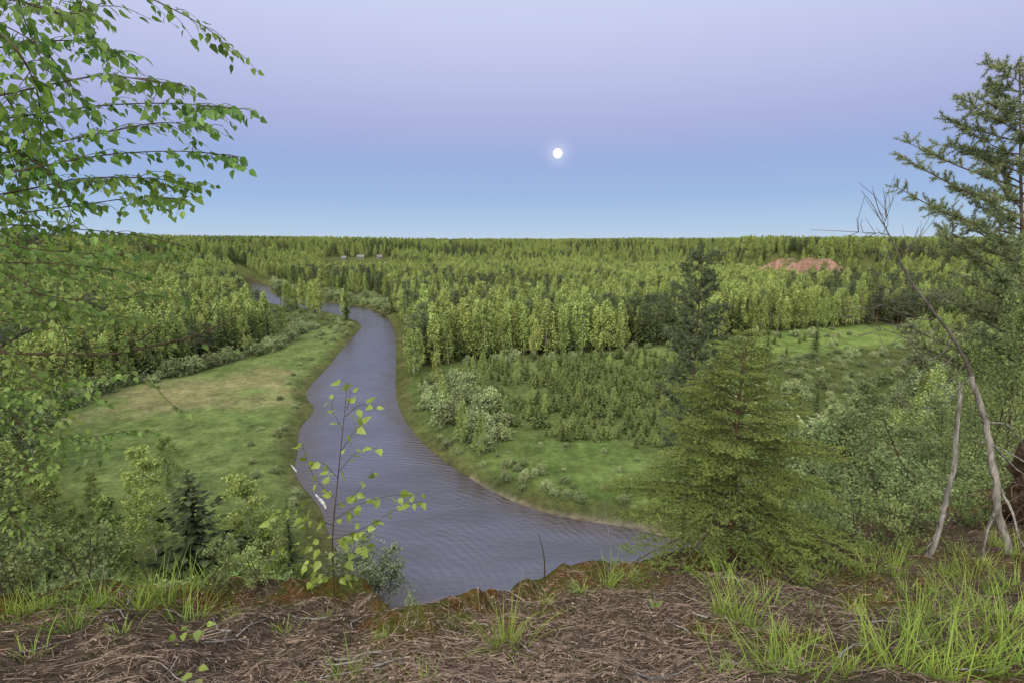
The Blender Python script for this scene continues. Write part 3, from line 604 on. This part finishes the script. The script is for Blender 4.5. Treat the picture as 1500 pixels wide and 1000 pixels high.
b=N_(nt,'ShaderNodeBsdfDiffuse'); nt.links.new(c,b.inputs[0]); ad=N_(nt,'ShaderNodeMath',operation='ADD'); nt.links.new(n1,ad.inputs[0]); nt.links.new(n3,ad.inputs[1])
bp=N_(nt,'ShaderNodeBump'); bp.inputs['Strength'].default_value=1; bp.inputs['Distance'].default_value=.035; nt.links.new(ad.outputs[0],bp.inputs['Height']); nt.links.new(bp.outputs[0],b.inputs['Normal']); nt.links.new(b.outputs[0],out.inputs[0])
fo=link('cliff_top',mb.mesh('cliff_top',[m])); fo['kind']='structure'; fo['label']='brown needle covered cliff edge in the foreground'; fo['category']='ground'
def litter(n,l0,l1,w,tlo,thi):
    r=1.2*np.exp(rng.random(n)*math.log(8.0/1.2)); a=np.radians(rng.uniform(-52,52,n)); x=r*np.sin(a); y=r*np.cos(a); k=(y<yedge(x)-.12)&(fbm(x*1.6,y*1.6,3,88)+.35*rng.random(n)>.52); x=x[k];y=y[k];n=len(x)
    an=rng.random(n)*PI; L=rng.uniform(l0,l1,n)*.5; dx=np.cos(an)*L; dy=np.sin(an)*L
    z0=zfore(x-dx,y-dy)+rng.uniform(.002,.018,n); z1=zfore(x+dx,y+dy)+rng.uniform(.002,.018,n)
    wx=-np.sin(an)*w; wy=np.cos(an)*w; W=np.stack([wx,wy,0*wx+rng.normal(size=n)*w*.6],1)
    A=np.stack([x-dx,y-dy,z0],1); B=np.stack([x+dx,y+dy,z1],1)
    return np.stack([A-W,A+W,B+W*.6,B-W*.6],1),np.clip(rng.uniform(tlo,thi,n)**1.4,0,1)
mb=MB()
for args in ((95000,.02,.055,.0009,0,.95),(4000,.05,.13,.0016,.1,1.),(5000,.008,.02,.004,.1,.9)):
    q,t=litter(*args); mb.quads(q,0,t)
tag(link('needle_litter',mb.mesh('needle_litter',[M['litter']])),'brown fallen pine needles and bits scattered over cliff edge','litter',None,'stuff')
for j in range(46):
    px=rng.uniform(60,1460); py=rng.uniform(880,995); 
    if px>1000: py=rng.uniform(835,995)
    p=Gf(px,py); an=rng.random()*PI; L=rng.uniform(.08,.3); n=5; f=np.linspace(-.5,.5,n); x=p[0]+np.cos(an)*L*f+rng.normal(size=n)*.008; y=p[1]+np.sin(an)*L*f+rng.normal(size=n)*.008; z=zfore(x,y)+.012
    mb=MB(); tube(mb,np.stack([x-p[0],y-p[1],z-p[2]],1),np.linspace(.005,.002,n)*rng.uniform(.6,1.2),5,0)
    if j%2: tube(mb,[(x[2]-p[0],y[2]-p[1],z[2]-p[2]),(x[2]-p[0]+rng.normal()*.05,y[2]-p[1]+rng.normal()*.05,z[2]-p[2]+.03)],[.003,.0015],4)
    o=link('twig',mb.mesh('twig',[M['dead'] if j%3 else M['twig']])); o.location=p
    sd='left' if px<500 else ('middle' if px<1000 else 'right'); tag(o,'dry twig lying on the brown needle litter, %s foreground'%sd,'twig','dry twigs in %s foreground'%sd)
# ------------------------------------------------------------ grass
def tuft(n,L0,L1,w,spread,lean):
    mb=MB(); a=rng.random(n)*2*PI; d=np.stack([np.cos(a),np.sin(a),0*a],1); base=d*(spread*np.sqrt(rng.random(n)))[:,None]+np.stack([rng.normal(size=n)*.015,rng.normal(size=n)*.015,0*a-.02],1)
    a2=a+rng.normal(size=n)*.7; d=np.stack([np.cos(a2),np.sin(a2),0*a],1); L=rng.uniform(L0,L1,n); le=lean*rng.random(n); be=rng.uniform(.1,.75,n); pr=np.stack([-d[:,1],d[:,0],0*a],1); ww=w*rng.uniform(.6,1.3,n)
    ts=np.linspace(0,1,6); lev=[]
    for t in ts:
        pos=base+d*(L*(le*t+be*t*t*.8))[:,None]; pos[:,2]+=L*(t-.42*be*t*t-.25*le*t); lev.append((pos-pr*(ww*(1-t**2*.97))[:,None],pos+pr*(ww*(1-t**2*.97))[:,None]))
    tint=rng.random(n)
    for j in range(5): mb.quads(np.stack([lev[j][0],lev[j][1],lev[j+1][1],lev[j+1][0]],1),0,np.clip(tint*.6+.4*ts[j],0,1))
    return mb.mesh('grass_tuft',[M['grass']])
TU=[tuft(75,.06,.31,.0022,.06,.6),tuft(55,.06,.34,.0021,.045,.5),tuft(75,.05,.25,.002,.11,.7),tuft(36,.04,.18,.0018,.05,.7)]
TP=[(745,942,0,1.1),(890,858,1,1.),(1085,915,0,1.2),(1065,865,2,1.1),(1340,935,0,1.15),(1405,965,2,1.2),(1470,945,0,1.15),(1430,900,2,1.),(1490,990,2,1.2),(240,885,1,1.15),(205,895,0,.95),(270,868,1,1.05),(100,925,0,.85),(40,965,3,1.),(140,890,0,.85),(500,998,3,1.),(620,1000,3,.7),(1170,990,2,.9),(1235,988,0,.75),(1270,838,2,.9),(1185,855,2,.9),(1125,838,1,.9),(1000,836,3,1.),(1330,868,3,1.1),(1385,840,1,.75),(1490,862,2,.9),(60,892,0,.85),(20,905,2,.8),(175,930,3,.8),(415,930,3,.8),(850,868,3,.9),(1035,940,3,.9),(1120,885,2,.9),(1250,900,3,.9),(1300,960,2,1.),(1380,1000,0,.9),(1220,840,2,.8),(1310,830,1,.8),(1440,830,2,.9),(1150,930,3,.8),(300,862,1,.85),(1360,905,2,1.),(1050,990,3,.8),(920,850,2,.7),(1045,830,1,.8),(560,935,3,.6),(340,905,3,.6),(960,890,3,.6),(1190,900,3,.8),(1290,880,3,.8),(1480,910,2,.9),(1320,985,2,1.),(1440,985,0,1.),(1060,900,0,.9),(225,870,1,.9),(730,955,3,.9),(1410,812,2,.8),(1460,800,1,.8),(1340,812,2,.8),(1495,815,2,.9),(1425,850,2,.8),(1370,870,1,.8),(480,905,3,.6),(660,915,3,.6),(800,885,3,.7)]
for j in range(10):
    px=rng.uniform(1010,1495); TP.append((px,rng.uniform(815,1000),int(rng.integers(1,4)),rng.uniform(.6,.9)))
for j in range(4): TP.append((rng.uniform(0,330),rng.uniform(868,945),int(rng.integers(1,4)),rng.uniform(.6,.9)))
for px,py,v,sc in TP:
    p=Gf(px,min(py,999)); o=link('grass_tuft',TU[v]); o.location=p; o.rotation_euler=(0,0,rng.random()*6); o.scale=(sc,sc,sc*rng.uniform(.9,1.1))
    if px==745: tag(o,'bright green grass tuft alone at bottom centre on needle litter','grass tuft')
    elif px==890: tag(o,'grass tuft with long blades on the cliff rim above river, left of spruce','grass tuft')
    else:
        sd='left end of cliff edge' if px<400 else ('bottom middle of cliff edge' if px<1010 else 'right end of cliff edge'); tag(o,'green grass tuft growing on the %s'%sd,'grass tuft','grass tufts on the '+sd)
for px0,py0,px1,py1,lb in ((895,850,880,708,'tall thin pale dry grass stem on cliff rim beside grass tuft'),(797,850,789,782,'short dark dry stem on cliff rim above river'),(925,840,900,790,'leaning thin dry stem on cliff rim left of spruce'),(145,880,150,760,'tall dry stem on left cliff edge')):
    p=Gf(px0,py0); q=P(px1,py1,p[1]); f=np.linspace(0,1,6)[:,None]; mb=MB(); tube(mb,(q-p)*f+np.array([.02,0,0])*np.sin(f*PI),np.linspace(.004,.0015,6)*(1.6 if px0==797 else 1),4); o=link('dry_stem',mb.mesh('dry_stem',[M['dead'] if px0!=797 else M['twig']])); o.location=p; tag(o,lb,'stem')
# ------------------------------------------------------------ leaf-by-leaf birch branches
LT=np.array([(0,0,0),(.22,.36,.05),(.55,.27,.06),(1,0,-.06),(.55,-.27,.06),(.22,-.36,.05),(.28,0,0),(.6,0,.01)])
LF=np.array([(0,6,1),(6,7,2),(6,2,1),(7,3,2),(0,5,6),(6,5,4),(6,4,7),(7,4,3)])[:, ::-1]
def leaves(mb,pos,dr,nrm,size,mat=0,tint=None):
    pos=np.asarray(pos);n=len(pos);dr=unit(dr);b=unit(np.cross(nrm,dr));c=np.cross(dr,b)
    V=pos[:,None,:]+size[:,None,None]*(LT[None,:,0:1]*dr[:,None,:]+LT[None,:,1:2]*b[:,None,:]+LT[None,:,2:3]*c[:,None,:])
    Fc=(np.arange(n)[:,None,None]*8+LF[None]).reshape(-1,3); t=rng.random(n) if tint is None else tint
    mb.add(V.reshape(-1,3),Fc,mat,np.repeat(t,8))
def leafy(mw_,ml,pts,r0,size,space,hang=.6,wn=4):
    pts=smooth(pts,4); tube(mw_,pts,np.linspace(r0,r0*.35,len(pts)),wn)
    seg=np.linalg.norm(np.diff(pts,axis=0),axis=1); L=seg.sum(); n=max(2,int(L/space)); cum=np.concatenate([[0],np.cumsum(seg)])
    f=(np.arange(n)+.6)/n*L+rng.normal(size=n)*space*.15; p=np.stack([np.interp(f,cum,pts[:,q]) for q in range(3)],1); tn=unit(pts[-1]-pts[0])
    sd=unit(np.cross(tn,[0,0,1.])); sg=np.where(np.arange(n)%2==0,1,-1)[:,None]
    pd=unit(sd*sg*.8+tn*.5+rng.normal(size=(n,3))*.3+np.array([0,0,-.2])); q=p+pd*(size*.35)
    for a,b in zip(p,q): mw_.tris([[a+[0,0,.0012],a-[0,0,.0012],b]],0)
    dr=unit(pd*.6+tn*.35+rng.normal(size=(n,3))*.3+np.array([0,0,-hang])); nr=unit(rng.normal(size=(n,3))*.6+np.array([0,-.35,.9]))
    leaves(ml,q,dr,nr,size*rng.uniform(.6,1.2,n))
def branch(mw_,ml,pts,r0,size,space=.035,tw=.09,tl=(.1,.3),hang=.6,start=.1):
    c=smooth(pts,6); tube(mw_,c,np.linspace(r0,r0*.25,len(c)),6)
    seg=np.linalg.norm(np.diff(c,axis=0),axis=1);cum=np.concatenate([[0],np.cumsum(seg)]);L=cum[-1]; n=int(L/tw)
    for j in range(n):
        f=start+(1-start)*(j+.5)/n; p=np.array([np.interp(f*L,cum,c[:,q]) for q in range(3)]); p2=np.array([np.interp(min(f+.05,1)*L,cum,c[:,q]) for q in range(3)]); t=unit(p2-p+1e-9)
        sd=unit(np.cross(t,[0,0,1.]))*(1 if j%2 else -1); l=rng.uniform(*tl)*(1.15-.6*f); d=unit(t*.8+sd*.55+rng.normal(size=3)*.25)
        leafy(mw_,ml,[p,p+d*l*.5+np.array([0,0,-.02*l]),p+d*l+np.array([0,0,-.28*l])],.0015,size,space,hang)
    leafy(mw_,ml,c[-8:],r0*.3,size,space,hang)
bx0=np.array([-3.7,2.5]); bz=float(zfore(bx0[0],bx0[1]))
bt=empty('birch_tree',(bx0[0],bx0[1],bz),'large leafy birch reaching in from left with dark green leaves against sky','birch tree'); org=np.array([bx0[0],bx0[1],bz])
mt=MB(); tube(mt,[(0,0,-.2),(.03,0,1.2),(-.04,.05,2.6),(.05,.0,4.2),(0,.05,5.6)],[.11,.095,.08,.06,.03],10,rough=.1); link('trunk',mt.mesh('trunk',[M['trunk_birch']]),bt)
def B(px,py,Y): return P(px,py,Y)-org
BR=[([(-120,-60),(60,-50),(200,-10),(300,40),(338,75)],2.2,.041),([(-150,40),(0,0),(90,20),(150,5)],2.0,.041),([(-150,110),(0,70),(120,60),(180,85)],2.2,.041),
 ([(-150,170),(0,140),(140,112),(215,118),(272,126)],2.1,.041),([(-150,190),(0,175),(150,155),(260,152),(350,160)],2.2,.041),([(-150,240),(0,225),(150,195),(240,180),(312,190)],2.3,.041),
 ([(-150,270),(0,255),(150,228),(260,222),(350,230)],2.2,.041),([(-150,300),(0,285),(120,262),(220,262),(285,270)],2.3,.041),([(-150,320),(0,315),(120,300),(200,290),(270,292)],2.3,.04),
 ([(-150,345),(0,330),(100,335),(200,345),(275,362)],2.5,.04),([(-150,60),(-20,40),(50,120),(60,220)],2.0,.041),([(-150,100),(-40,100),(30,180),(40,290)],2.1,.041),([(-150,-40),(0,-30),(40,40),(70,110)],2.0,.041),([(-150,150),(-30,200),(70,250),(110,330)],2.2,.041),
 ([(-150,0),(-40,20),(60,70),(120,150)],2.4,.041),([(-150,80),(-40,140),(20,240),(30,340)],2.5,.041),([(-150,-80),(0,-60),(90,-20),(120,30)],2.3,.041)]
BR2=[([(-200,390),(0,385),(120,390),(210,405)],2.7,.042),([(-200,420),(0,425),(130,440),(240,430)],2.8,.042),([(-200,480),(0,470),(120,455),(200,470)],2.9,.042),([(-200,560),(0,570),(100,560),(190,545)],2.9,.042),
 ([(-200,600),(0,610),(90,640),(185,632)],2.9,.042),([(-200,450),(-20,500),(60,560),(90,620)],2.8,.042),([(-200,380),(0,400),(80,460),(100,520)],2.9,.042),([(-200,660),(-20,660),(40,690),(75,690)],2.9,.042),([(-200,740),(-20,740),(20,760),(40,790)],2.9,.042),([(-200,350),(0,360),(130,372),(260,372)],3.0,.042),([(-200,540),(-20,540),(60,590),(120,580)],3.1,.042)]
for j in range(8):
    y0=rng.uniform(345,600); x1=rng.uniform(60,240)*(1-.5*(y0-340)/300); BR2.append(([(-200,y0-20),(-40,y0),(x1*.5,y0+rng.uniform(-15,25)),(x1,y0+rng.uniform(0,50))],rng.uniform(2.8,3.8),.042))
for grp,mk,lm,kw in ((BR,'fg_leaf','fg_leaf',dict(space=.027,tw=.072,tl=(.1,.28))),(BR2,'fg_leaf2','fg_leaf2',dict(space=.029,tw=.085,tl=(.14,.36),hang=.4))):
    for pts,Yq,sz in grp:
        mw_=MB();ml=MB(); pp=[B(x,y,Yq+.25*math.sin(i_*2.1+y)) for i_,(x,y) in enumerate(pts)]
        tz=np.clip(pp[0][2]-.4,.6,5.2); pp=[np.array([0.02,0.,tz])]+pp
        branch(mw_,ml,pp,.005,sz,start=.3,**kw); bo=link('branch',mw_.mesh('branch',[M['twig']]),bt); link('foliage',ml.mesh('foliage',[M[lm]]),bo)
mw_=MB();ml=MB(); pp=[np.array([0.02,0,1.2])]+[B(x,y,3.0) for x,y in ((-100,512),(0,516),(150,519),(230,505),(290,490),(345,465))]; c=smooth(pp,6); tube(mw_,c,np.linspace(.012,.004,len(c)),6)
for a in ([(150,519),(210,550),(250,590),(276,606)],[(230,505),(280,500),(330,512),(350,520)],[(60,517),(120,560),(150,570)],[(290,490),(310,460),(320,440)],[(180,515),(230,480),(270,460)],[(100,518),(170,500),(215,470)]): leafy(mw_,ml,[B(x,y,3.0) for x,y in a],.004,.045,.045,.4)
bo=link('branch',mw_.mesh('branch',[M['twig']]),bt); bo['label']='long nearly bare horizontal lower branch'; link('foliage',ml.mesh('foliage',[M['fg_leaf2']]),bo)
def sapling(px,py,stem,sides,Yq,size,label,name='birch_sapling',r=.006):
    p=Gf(px,py); o=empty(name,p,label,'sapling'); q=lambda x,y:P(x,y,p[1])-p
    st=MB();ml=MB(); c=smooth([q(*a) for a in stem],6); tube(st,c,np.linspace(r,r*.25,len(c)),6); mw2=MB()
    for a in sides: leafy(mw2,ml,[q(*b)+np.array([0,rng.normal()*.06,0])*(i_>0) for i_,b in enumerate(a)],.0024,size,size*.6,.5)
    link('stem',st.mesh('stem',[M['twig']]),o); fo_=link('foliage',ml.mesh('foliage',[M['sap_leaf']]),o); link('side_twigs',mw2.mesh('side_twigs',[M['twig']]),o)
sapling(490,872,[(490,878),(487,790),(495,700),(503,620),(508,570)],[[(508,600),(512,575),(495,560)],[(505,610),(530,590),(555,590)],[(503,630),(485,600),(490,580)],[(500,660),(520,630),(540,610)],[(497,690),(520,665),(550,660)],[(492,730),(460,700),(440,660),(447,650)],[(490,770),(450,740),(405,755),(400,775)],[(488,790),(540,765),(590,740),(615,745)],[(490,760),(540,730),(590,715),(620,710)],[(487,800),(450,790),(410,800),(405,815)],[(488,820),(460,815),(440,850)],[(488,790),(460,770),(450,730)],[(495,700),(480,670),(460,685)],[(490,740),(520,720),(545,690)],[(488,830),(520,810),(540,790)],[(488,850),(470,840),(455,845)],[(488,840),(505,850),(520,845)],[(488,845),(460,850),(440,870)],[(488,810),(500,790),(520,780)]],3,.068,'slender birch sapling with bright yellow green leaves standing on cliff rim before the river')
sapling(285,935,[(285,940),(288,920),(300,905)],[[(286,925),(270,930),(255,945)],[(290,915),(305,905),(318,903)],[(287,920),(275,915),(268,920)]],2,.05,'tiny birch seedling on needle litter at lower left','birch_seedling',.003)
sapling(268,996,[(268,999),(270,985)],[[(268,995),(255,990),(248,992)],[(269,990),(280,985),(290,990)]],2,.045,'tiny seedling at bottom left edge of photo','birch_seedling',.003)
# ------------------------------------------------------------ foreground spruce with needles
def needles(mb,p0,p1,n,L,w,tlo=0,thi=1):
    d=unit(p1-p0); f=rng.random(n)[:,None]; c=p0+(p1-p0)*f; a=unit(d*.7+rng.normal(size=(n,3))*.75); s=unit(np.cross(a,rng.normal(size=(n,3))))*w
    mb.tris(np.stack([c-s,c+s,c+a*L*(.7+.6*rng.random(n))[:,None]],1),0,np.clip(rng.uniform(tlo,thi,n),0,1))
def spruce_near(px,pyb,pxt,pyt,label,wid):
    p=Gf(px,pyb); top=P(pxt,pyt,p[1])-p; h=top[2]; o=empty('spruce_tree',p,label,'spruce tree')
    tr=MB(); ml=MB(); mwd=MB(); ax=lambda f: np.array([top[0]*f+.02*math.sin(f*7),0.02*math.sin(f*5),h*f]); tube(tr,[ax(f) for f in np.linspace(-.05,1,10)],np.linspace(.032,.006,10),8,rough=.15)
    nw=16
    for i_ in range(nw):
        f=.12+.85*(i_/(nw-1))**.95; nb=6; a0=rng.random()*6
        for k_ in range(nb):
            an=a0+k_*2*PI/nb+rng.normal()*.3; L=wid*((1-f)**.88*.96+.04)*(.5+.7*rng.random()**1.2)*(.9 if f<.18 else 1)
            d=np.array([math.cos(an),math.sin(an),0]); g=np.linspace(0,1,6)[:,None]; rise=.10+.5*f+.08*rng.normal()
            bp_=ax(f+rng.normal()*.004)+d*L*g+np.array([0,0,1.])*L*(rise*g-.66*(1-.6*f)*g**2+.2*g**3); tube(mwd,bp_,np.linspace(.007,.002,6)*(.4+L),4)
            needles(ml,bp_[1],bp_[5],int(70*L)+8,.022,.0036,.2,.9)
            nt_=int(L/.05)+2
            for j in range(nt_):
                gg=.12+.88*(j+.5)/nt_; q0=np.array([np.interp(gg,g[:,0],bp_[:,q]) for q in range(3)]); s_=1 if j%2 else -1
                dd=unit(d*.75+np.array([-d[1],d[0],0])*s_*.75+np.array([0,0,-.15+.25*f])+rng.normal(size=3)*.09); l2=min(.34,(.33*L*(1.1-gg)+.065)*(.7+.6*rng.random())); q1=q0+dd*l2
                mwd.tris([[q0+[0,0,.002],q0-[0,0,.002],q1]],0); needles(ml,q0,q1,int(l2*290)+8,.021,.0036,.05+.35*gg,.5+.5*gg)
                if l2>.13:
                    for s2 in (-1,1):
                        for e_ in (.35,.65):
                            r0_=q0+(q1-q0)*e_; r1_=r0_+unit(dd*.8+np.cross(dd,[0,0,1.])*s2*.7+rng.normal(size=3)*.09)*l2*.4; needles(ml,r0_,r1_,int(l2*115)+4,.02,.0036,.1+.35*gg,.5+.5*gg)
    link('trunk',tr.mesh('trunk',[M['trunk_pine']]),o); link('branches',mwd.mesh('branches',[M['twig']]),o); link('needles',ml.mesh('needles',[M['fg_spruce']]),o); return o
spruce_near(1066,808,1094,482,'young spruce with drooping olive green boughs on cliff rim right of river',1.4)
# ------------------------------------------------------------ pines with needle tufts
def pine_near(px,Yq,top_py,label,spread,ncl,base=.35,cap=9,nl=.075,nw_=.006,mat='pine_edge',tr_r=.12,tws=12,nn=46,lean=0):
    t=P(px,top_py,Yq); z=float(zterr(t[0]+lean,t[1])); h=t[2]-z; o=empty('pine_tree',(t[0],t[1],z),label,'pine tree'); tr=MB();ml=MB()
    ax=lambda f: np.array([lean*(1-f)+.06*math.sin(f*6),.06*math.sin(f*4),h*f])
    tube(tr,[ax(f) for f in np.linspace(-.02,1,8)],np.linspace(tr_r,.015,8),8)
    for i_ in range(ncl):
        f=base+(.99-base)*(i_+rng.random())/ncl; an=i_*2.4+rng.normal()*.3; L=min(cap,spread*((1-f)**.7*1.1+.05))*(.5+.65*rng.random()); d=np.array([math.cos(an),math.sin(an),.1+.6*f*rng.random()]); p0=ax(f); g=np.linspace(0,1,5)[:,None]
        bp_=p0+d*L*g+np.array([0,0,.12*L])*g**2; tube(tr,bp_,np.linspace(.018,.005,5)*(.4+.4*L),4)
        for j in range(int(8+L*tws)):
            gg=.15+.85*rng.random(); q0=np.array([np.interp(gg,g[:,0],bp_[:,q]) for q in range(3)]); q1=q0+unit(d*.6+rng.normal(size=3)*.6+np.array([0,0,.3]))*rng.uniform(.12,.34)*(nl/.075)**.5; tube(tr,[q0,q1],[.005,.003],3)
            needles(ml,q0+(q1-q0)*.1,q1,nn,nl,nw_,.05+.3*rng.random(),.6+.4*rng.random())
    link('trunk',tr.mesh('trunk',[M['trunk_dark']]),o); link('crown',ml.mesh('crown',[M[mat]]),o)
pine_near(1492,13,92,'tall grey green pine at right edge reaching above the horizon',6.5,96,.52,2.7,.095,.0085,tws=16,nn=50,tr_r=.13,lean=4.0)
pine_near(-200,10,20,'dark pine behind the birch leaves at upper left edge',5.0,34,.65,2.6,mat='pine')
pine_near(1031,20,366,'tall dark narrow conifer rising behind the foreground spruce',4.2,70,.62,1.35,.12,.014,'pine',.12,12,40)
# ------------------------------------------------------------ dead trunks and roots
Yd=float(Gf(1420,815)[1]); RS=Yd/4.6; print('YD',Yd)
def dpath(pts,Yq=None): return [P(x,y,(Yq or Yd)+dy*RS) for x,y,dy in pts]
def stick(name,pts,rad,mat,label,cat,side=(),n=9,rough=.25,fine=0,jit=.004):
    c=smooth(dpath(pts),5); o=empty(name,c[0],label,cat); mb=MB(); c2=c+np.cumsum(rng.normal(size=c.shape)*jit,0)-c[0]; tube(mb,c2,np.interp(np.linspace(0,1,len(c)),np.linspace(0,1,len(rad)),rad)*RS,n,rough=rough); link('stem',mb.mesh('stem',[mat]),o)
    for sp_,r0 in side:
        mb=MB(); r0=r0*RS; s2=smooth(dpath(sp_),4); s2=s2+np.cumsum(rng.normal(size=s2.shape)*.007,0)-c[0]; tube(mb,s2,np.linspace(r0,r0*.3,len(s2)),5)
        for e_ in range(fine):
            k=rng.integers(2,len(s2)-1); L=rng.uniform(.1,.42)*RS; d=unit((s2[-1]-s2[0])/np.linalg.norm(s2[-1]-s2[0])+rng.normal(size=3)*.6); tube(mb,[s2[k],s2[k]+d*L*.5+rng.normal(size=3)*.015,s2[k]+d*L+np.array([0,0,.03])],[max(r0*.35,.0026*RS),.0021*RS,.0014*RS],4)
        link('branch',mb.mesh('branch',[mat]),o)
    return o
stick('dead_tree',[(1360,818,-.05),(1366,800,-.03),(1378,755,.0),(1383,735,.04),(1396,690,.02),(1401,650,.07),(1406,600,.05),(1409,562,.08)],[.023,.022,.019,.020,.017,.017,.013,.006],M['dead'],'short pale weathered bare dead tree leaning, left one of the pair at right','dead tree',[([(1396,680,.05),(1408,610,.03),(1413,560,.05)],.007),([(1372,780,.0),(1360,800,-.05),(1352,820,-.1)],.009)],11,.7,0,.005)
stick('dead_tree',[(1424,552,.1),(1411,522,.15),(1395,495,.15),(1376,470,.18),(1358,444,.18),(1340,420,.2),(1325,394,.2),(1313,370,.2),(1301,343,.2),(1288,318,.2),(1275,297,.2),(1260,276,.2)],[.019,.016,.014,.0125,.0115,.010,.009,.0075,.006,.0045,.0033,.002],M['deaddark'],'tall leaning dead tree with pale split roots and bare dark top against the sky','dead tree',[([(1302,345,.2),(1285,340,.2),(1255,337,.2)],.004),([(1298,335,.2),(1303,320,.2),(1300,308,.2)],.003),([(1330,405,.2),(1310,380,.1),(1295,372,0)],.0045),([(1372,465,.2),(1340,462,.1),(1300,440,.0),(1270,445,0),(1240,430,0)],.006),([(1352,440,.2),(1368,432,.3),(1388,440,.4)],.0045),([(1395,500,.2),(1360,530,.0),(1330,500,0),(1290,490,-.1),(1255,500,-.1)],.006),([(1380,480,.2),(1340,490,.1),(1300,470,.0),(1250,460,-.1)],.005),([(1412,530,.2),(1380,560,0),(1340,545,-.1),(1300,560,-.2)],.0055),([(1418,550,.2),(1380,590,0),(1340,600,-.1),(1310,590,-.2)],.005),([(1405,515,.2),(1370,540,.0),(1320,530,-.1),(1270,540,-.2)],.005),([(1360,450,.2),(1330,440,.1),(1290,415,.0)],.0045),([(1318,380,.2),(1330,365,.2),(1336,350,.25)],.003)],9,.25,11,.003)
par=[o for o in COL.objects if o.name.startswith('dead_tree')][-1]; par0=par.location
for nme,pts,r,r1 in (('lower_stem',[(1484,845,-.27),(1472,790,-.2),(1458,745,-.12),(1456,710,-.12),(1445,650,-.03),(1436,600,.02),(1421,548,.08)],.032,.62),('root',[(1452,690,-.03),(1480,740,-.2),(1500,800,-.4)],.012,.45),('root',[(1446,640,0),(1470,670,.1),(1512,700,.1)],.011,.45),('root',[(1460,740,-.1),(1448,790,-.2),(1440,832,-.2)],.014,.45),('root',[(1440,615,.0),(1480,620,.2),(1510,660,.3)],.009,.45)):
    mb=MB(); s2=smooth(dpath(pts),5); s2=s2+np.cumsum(rng.normal(size=s2.shape)*.005,0)-np.array(par0); tube(mb,s2,np.linspace(r,r*r1,len(s2))*RS,12,rough=.75); link(nme,mb.mesh(nme,[M['dead']]),par)
ro_=P(1560,725,Yd+.5); o=empty('root_plate',ro_,'upturned earthy root tangle at right edge beside dead trunks','root'); bm=bmesh.new(); bmesh.ops.create_icosphere(bm,subdivisions=5,radius=1)
for v in bm.verts:
    q=v.co; nn=float(fbm(np.array(q.x*2.6+5),np.array(q.y*2.6+q.z*3.3),5,13)); q*= (.3+1.4*nn)*RS; q.x*=.34; q.y*=.5; q.z*=.7
me=bpy.data.meshes.new('soil'); bm.to_mesh(me); bm.free(); me.materials.append(M['soil']); link('soil',me,o)
for j in range(46):
    d=unit(np.array([-.8+rng.normal()*.5,-.4+rng.normal()*.5,rng.normal()*.9])); mb=MB(); f=np.linspace(0,1,7)[:,None]; tube(mb,(d*.1+d*f*rng.uniform(.3,.8)+np.array([0,0,-.25])*f**2+np.cumsum(rng.normal(size=(7,3))*.035,0))*RS,np.linspace(.012,.003,7)*rng.uniform(.4,1.3)*RS,5,rough=.2); link('root',mb.mesh('root',[M['dead'] if j%4==0 else (M['trunk_pine'] if j%2 else M['twig'])]),o)
# ------------------------------------------------------------ world, sun, camera
w=bpy.data.worlds.new('World'); S.world=w; w.use_nodes=True; nt=w.node_tree; nt.nodes.clear(); out=N_(nt,'ShaderNodeOutputWorld'); bg=N_(nt,'ShaderNodeBackground')
tc=N_(nt,'ShaderNodeTexCoord'); sx=N_(nt,'ShaderNodeSeparateXYZ'); nt.links.new(tc.outputs['Generated'],sx.inputs[0])
c=ramp(nt,sx.outputs[2],[(0,lin((190,209,230))),(.03,lin((174,200,229))),(.075,lin((158,186,226))),(.14,lin((155,176,222))),(.20,lin((172,179,222))),(.27,lin((187,193,231))),(.38,lin((204,211,241))),(.6,lin((216,220,243))),(1,lin((224,226,242)))])
dt=N_(nt,'ShaderNodeVectorMath',operation='DOT_PRODUCT'); nt.links.new(tc.outputs['Generated'],dt.inputs[0]); dt.inputs[1].default_value=(-.45,-.85,.28)
c=mixc(nt,mapr(nt,dt.outputs['Value'],.1,1,0,1),c,(2.1,1.88,1.55))
c=mixc(nt,mapr(nt,sx.outputs[2],.42,.9,0,1),c,(1.2,1.18,1.12),'ADD')  # overhead sky, out of view, brightened as added soft fill light
md=unit(mdir); dm=N_(nt,'ShaderNodeVectorMath',operation='DOT_PRODUCT'); nt.links.new(tc.outputs['Generated'],dm.inputs[0]); dm.inputs[1].default_value=tuple(md)
pw=N_(nt,'ShaderNodeMath',operation='POWER'); nt.links.new(dm.outputs['Value'],pw.inputs[0]); pw.inputs[1].default_value=6500; c=mixc(nt,pw.outputs[0],c,(.19,.16,.12),'ADD')
sk=N_(nt,'ShaderNodeTexSky',sky_type='NISHITA'); sk.sun_disc=False; sk.sun_elevation=math.radians(6); sk.sun_rotation=math.radians(180+28)
c=mixc(nt,.001,c,sk.outputs[0],'ADD'); nt.links.new(c,bg.inputs[0]); bg.inputs[1].default_value=1.0; nt.links.new(bg.outputs[0],out.inputs[0])
su=bpy.data.lights.new('sun','SUN'); su.energy=1.8; su.angle=math.radians(24); su.color=(1,.93,.8); so=bpy.data.objects.new('sun',su); COL.objects.link(so)
so.rotation_euler=Vector((.42,.78,-.65)).to_track_quat('-Z','Y').to_euler()
cam=bpy.data.cameras.new('camera'); cam.lens=18; cam.sensor_width=36; cam.clip_end=20000; cam.clip_start=.05; co=bpy.data.objects.new('camera',cam); COL.objects.link(co); co.location=(0,0,H); co.rotation_euler=(PI/2-PITCH,0,0); S.camera=co
S.view_settings.view_transform='Standard'; S.view_settings.look='None'; S.view_settings.exposure=0
bpy.context.view_layer.update()
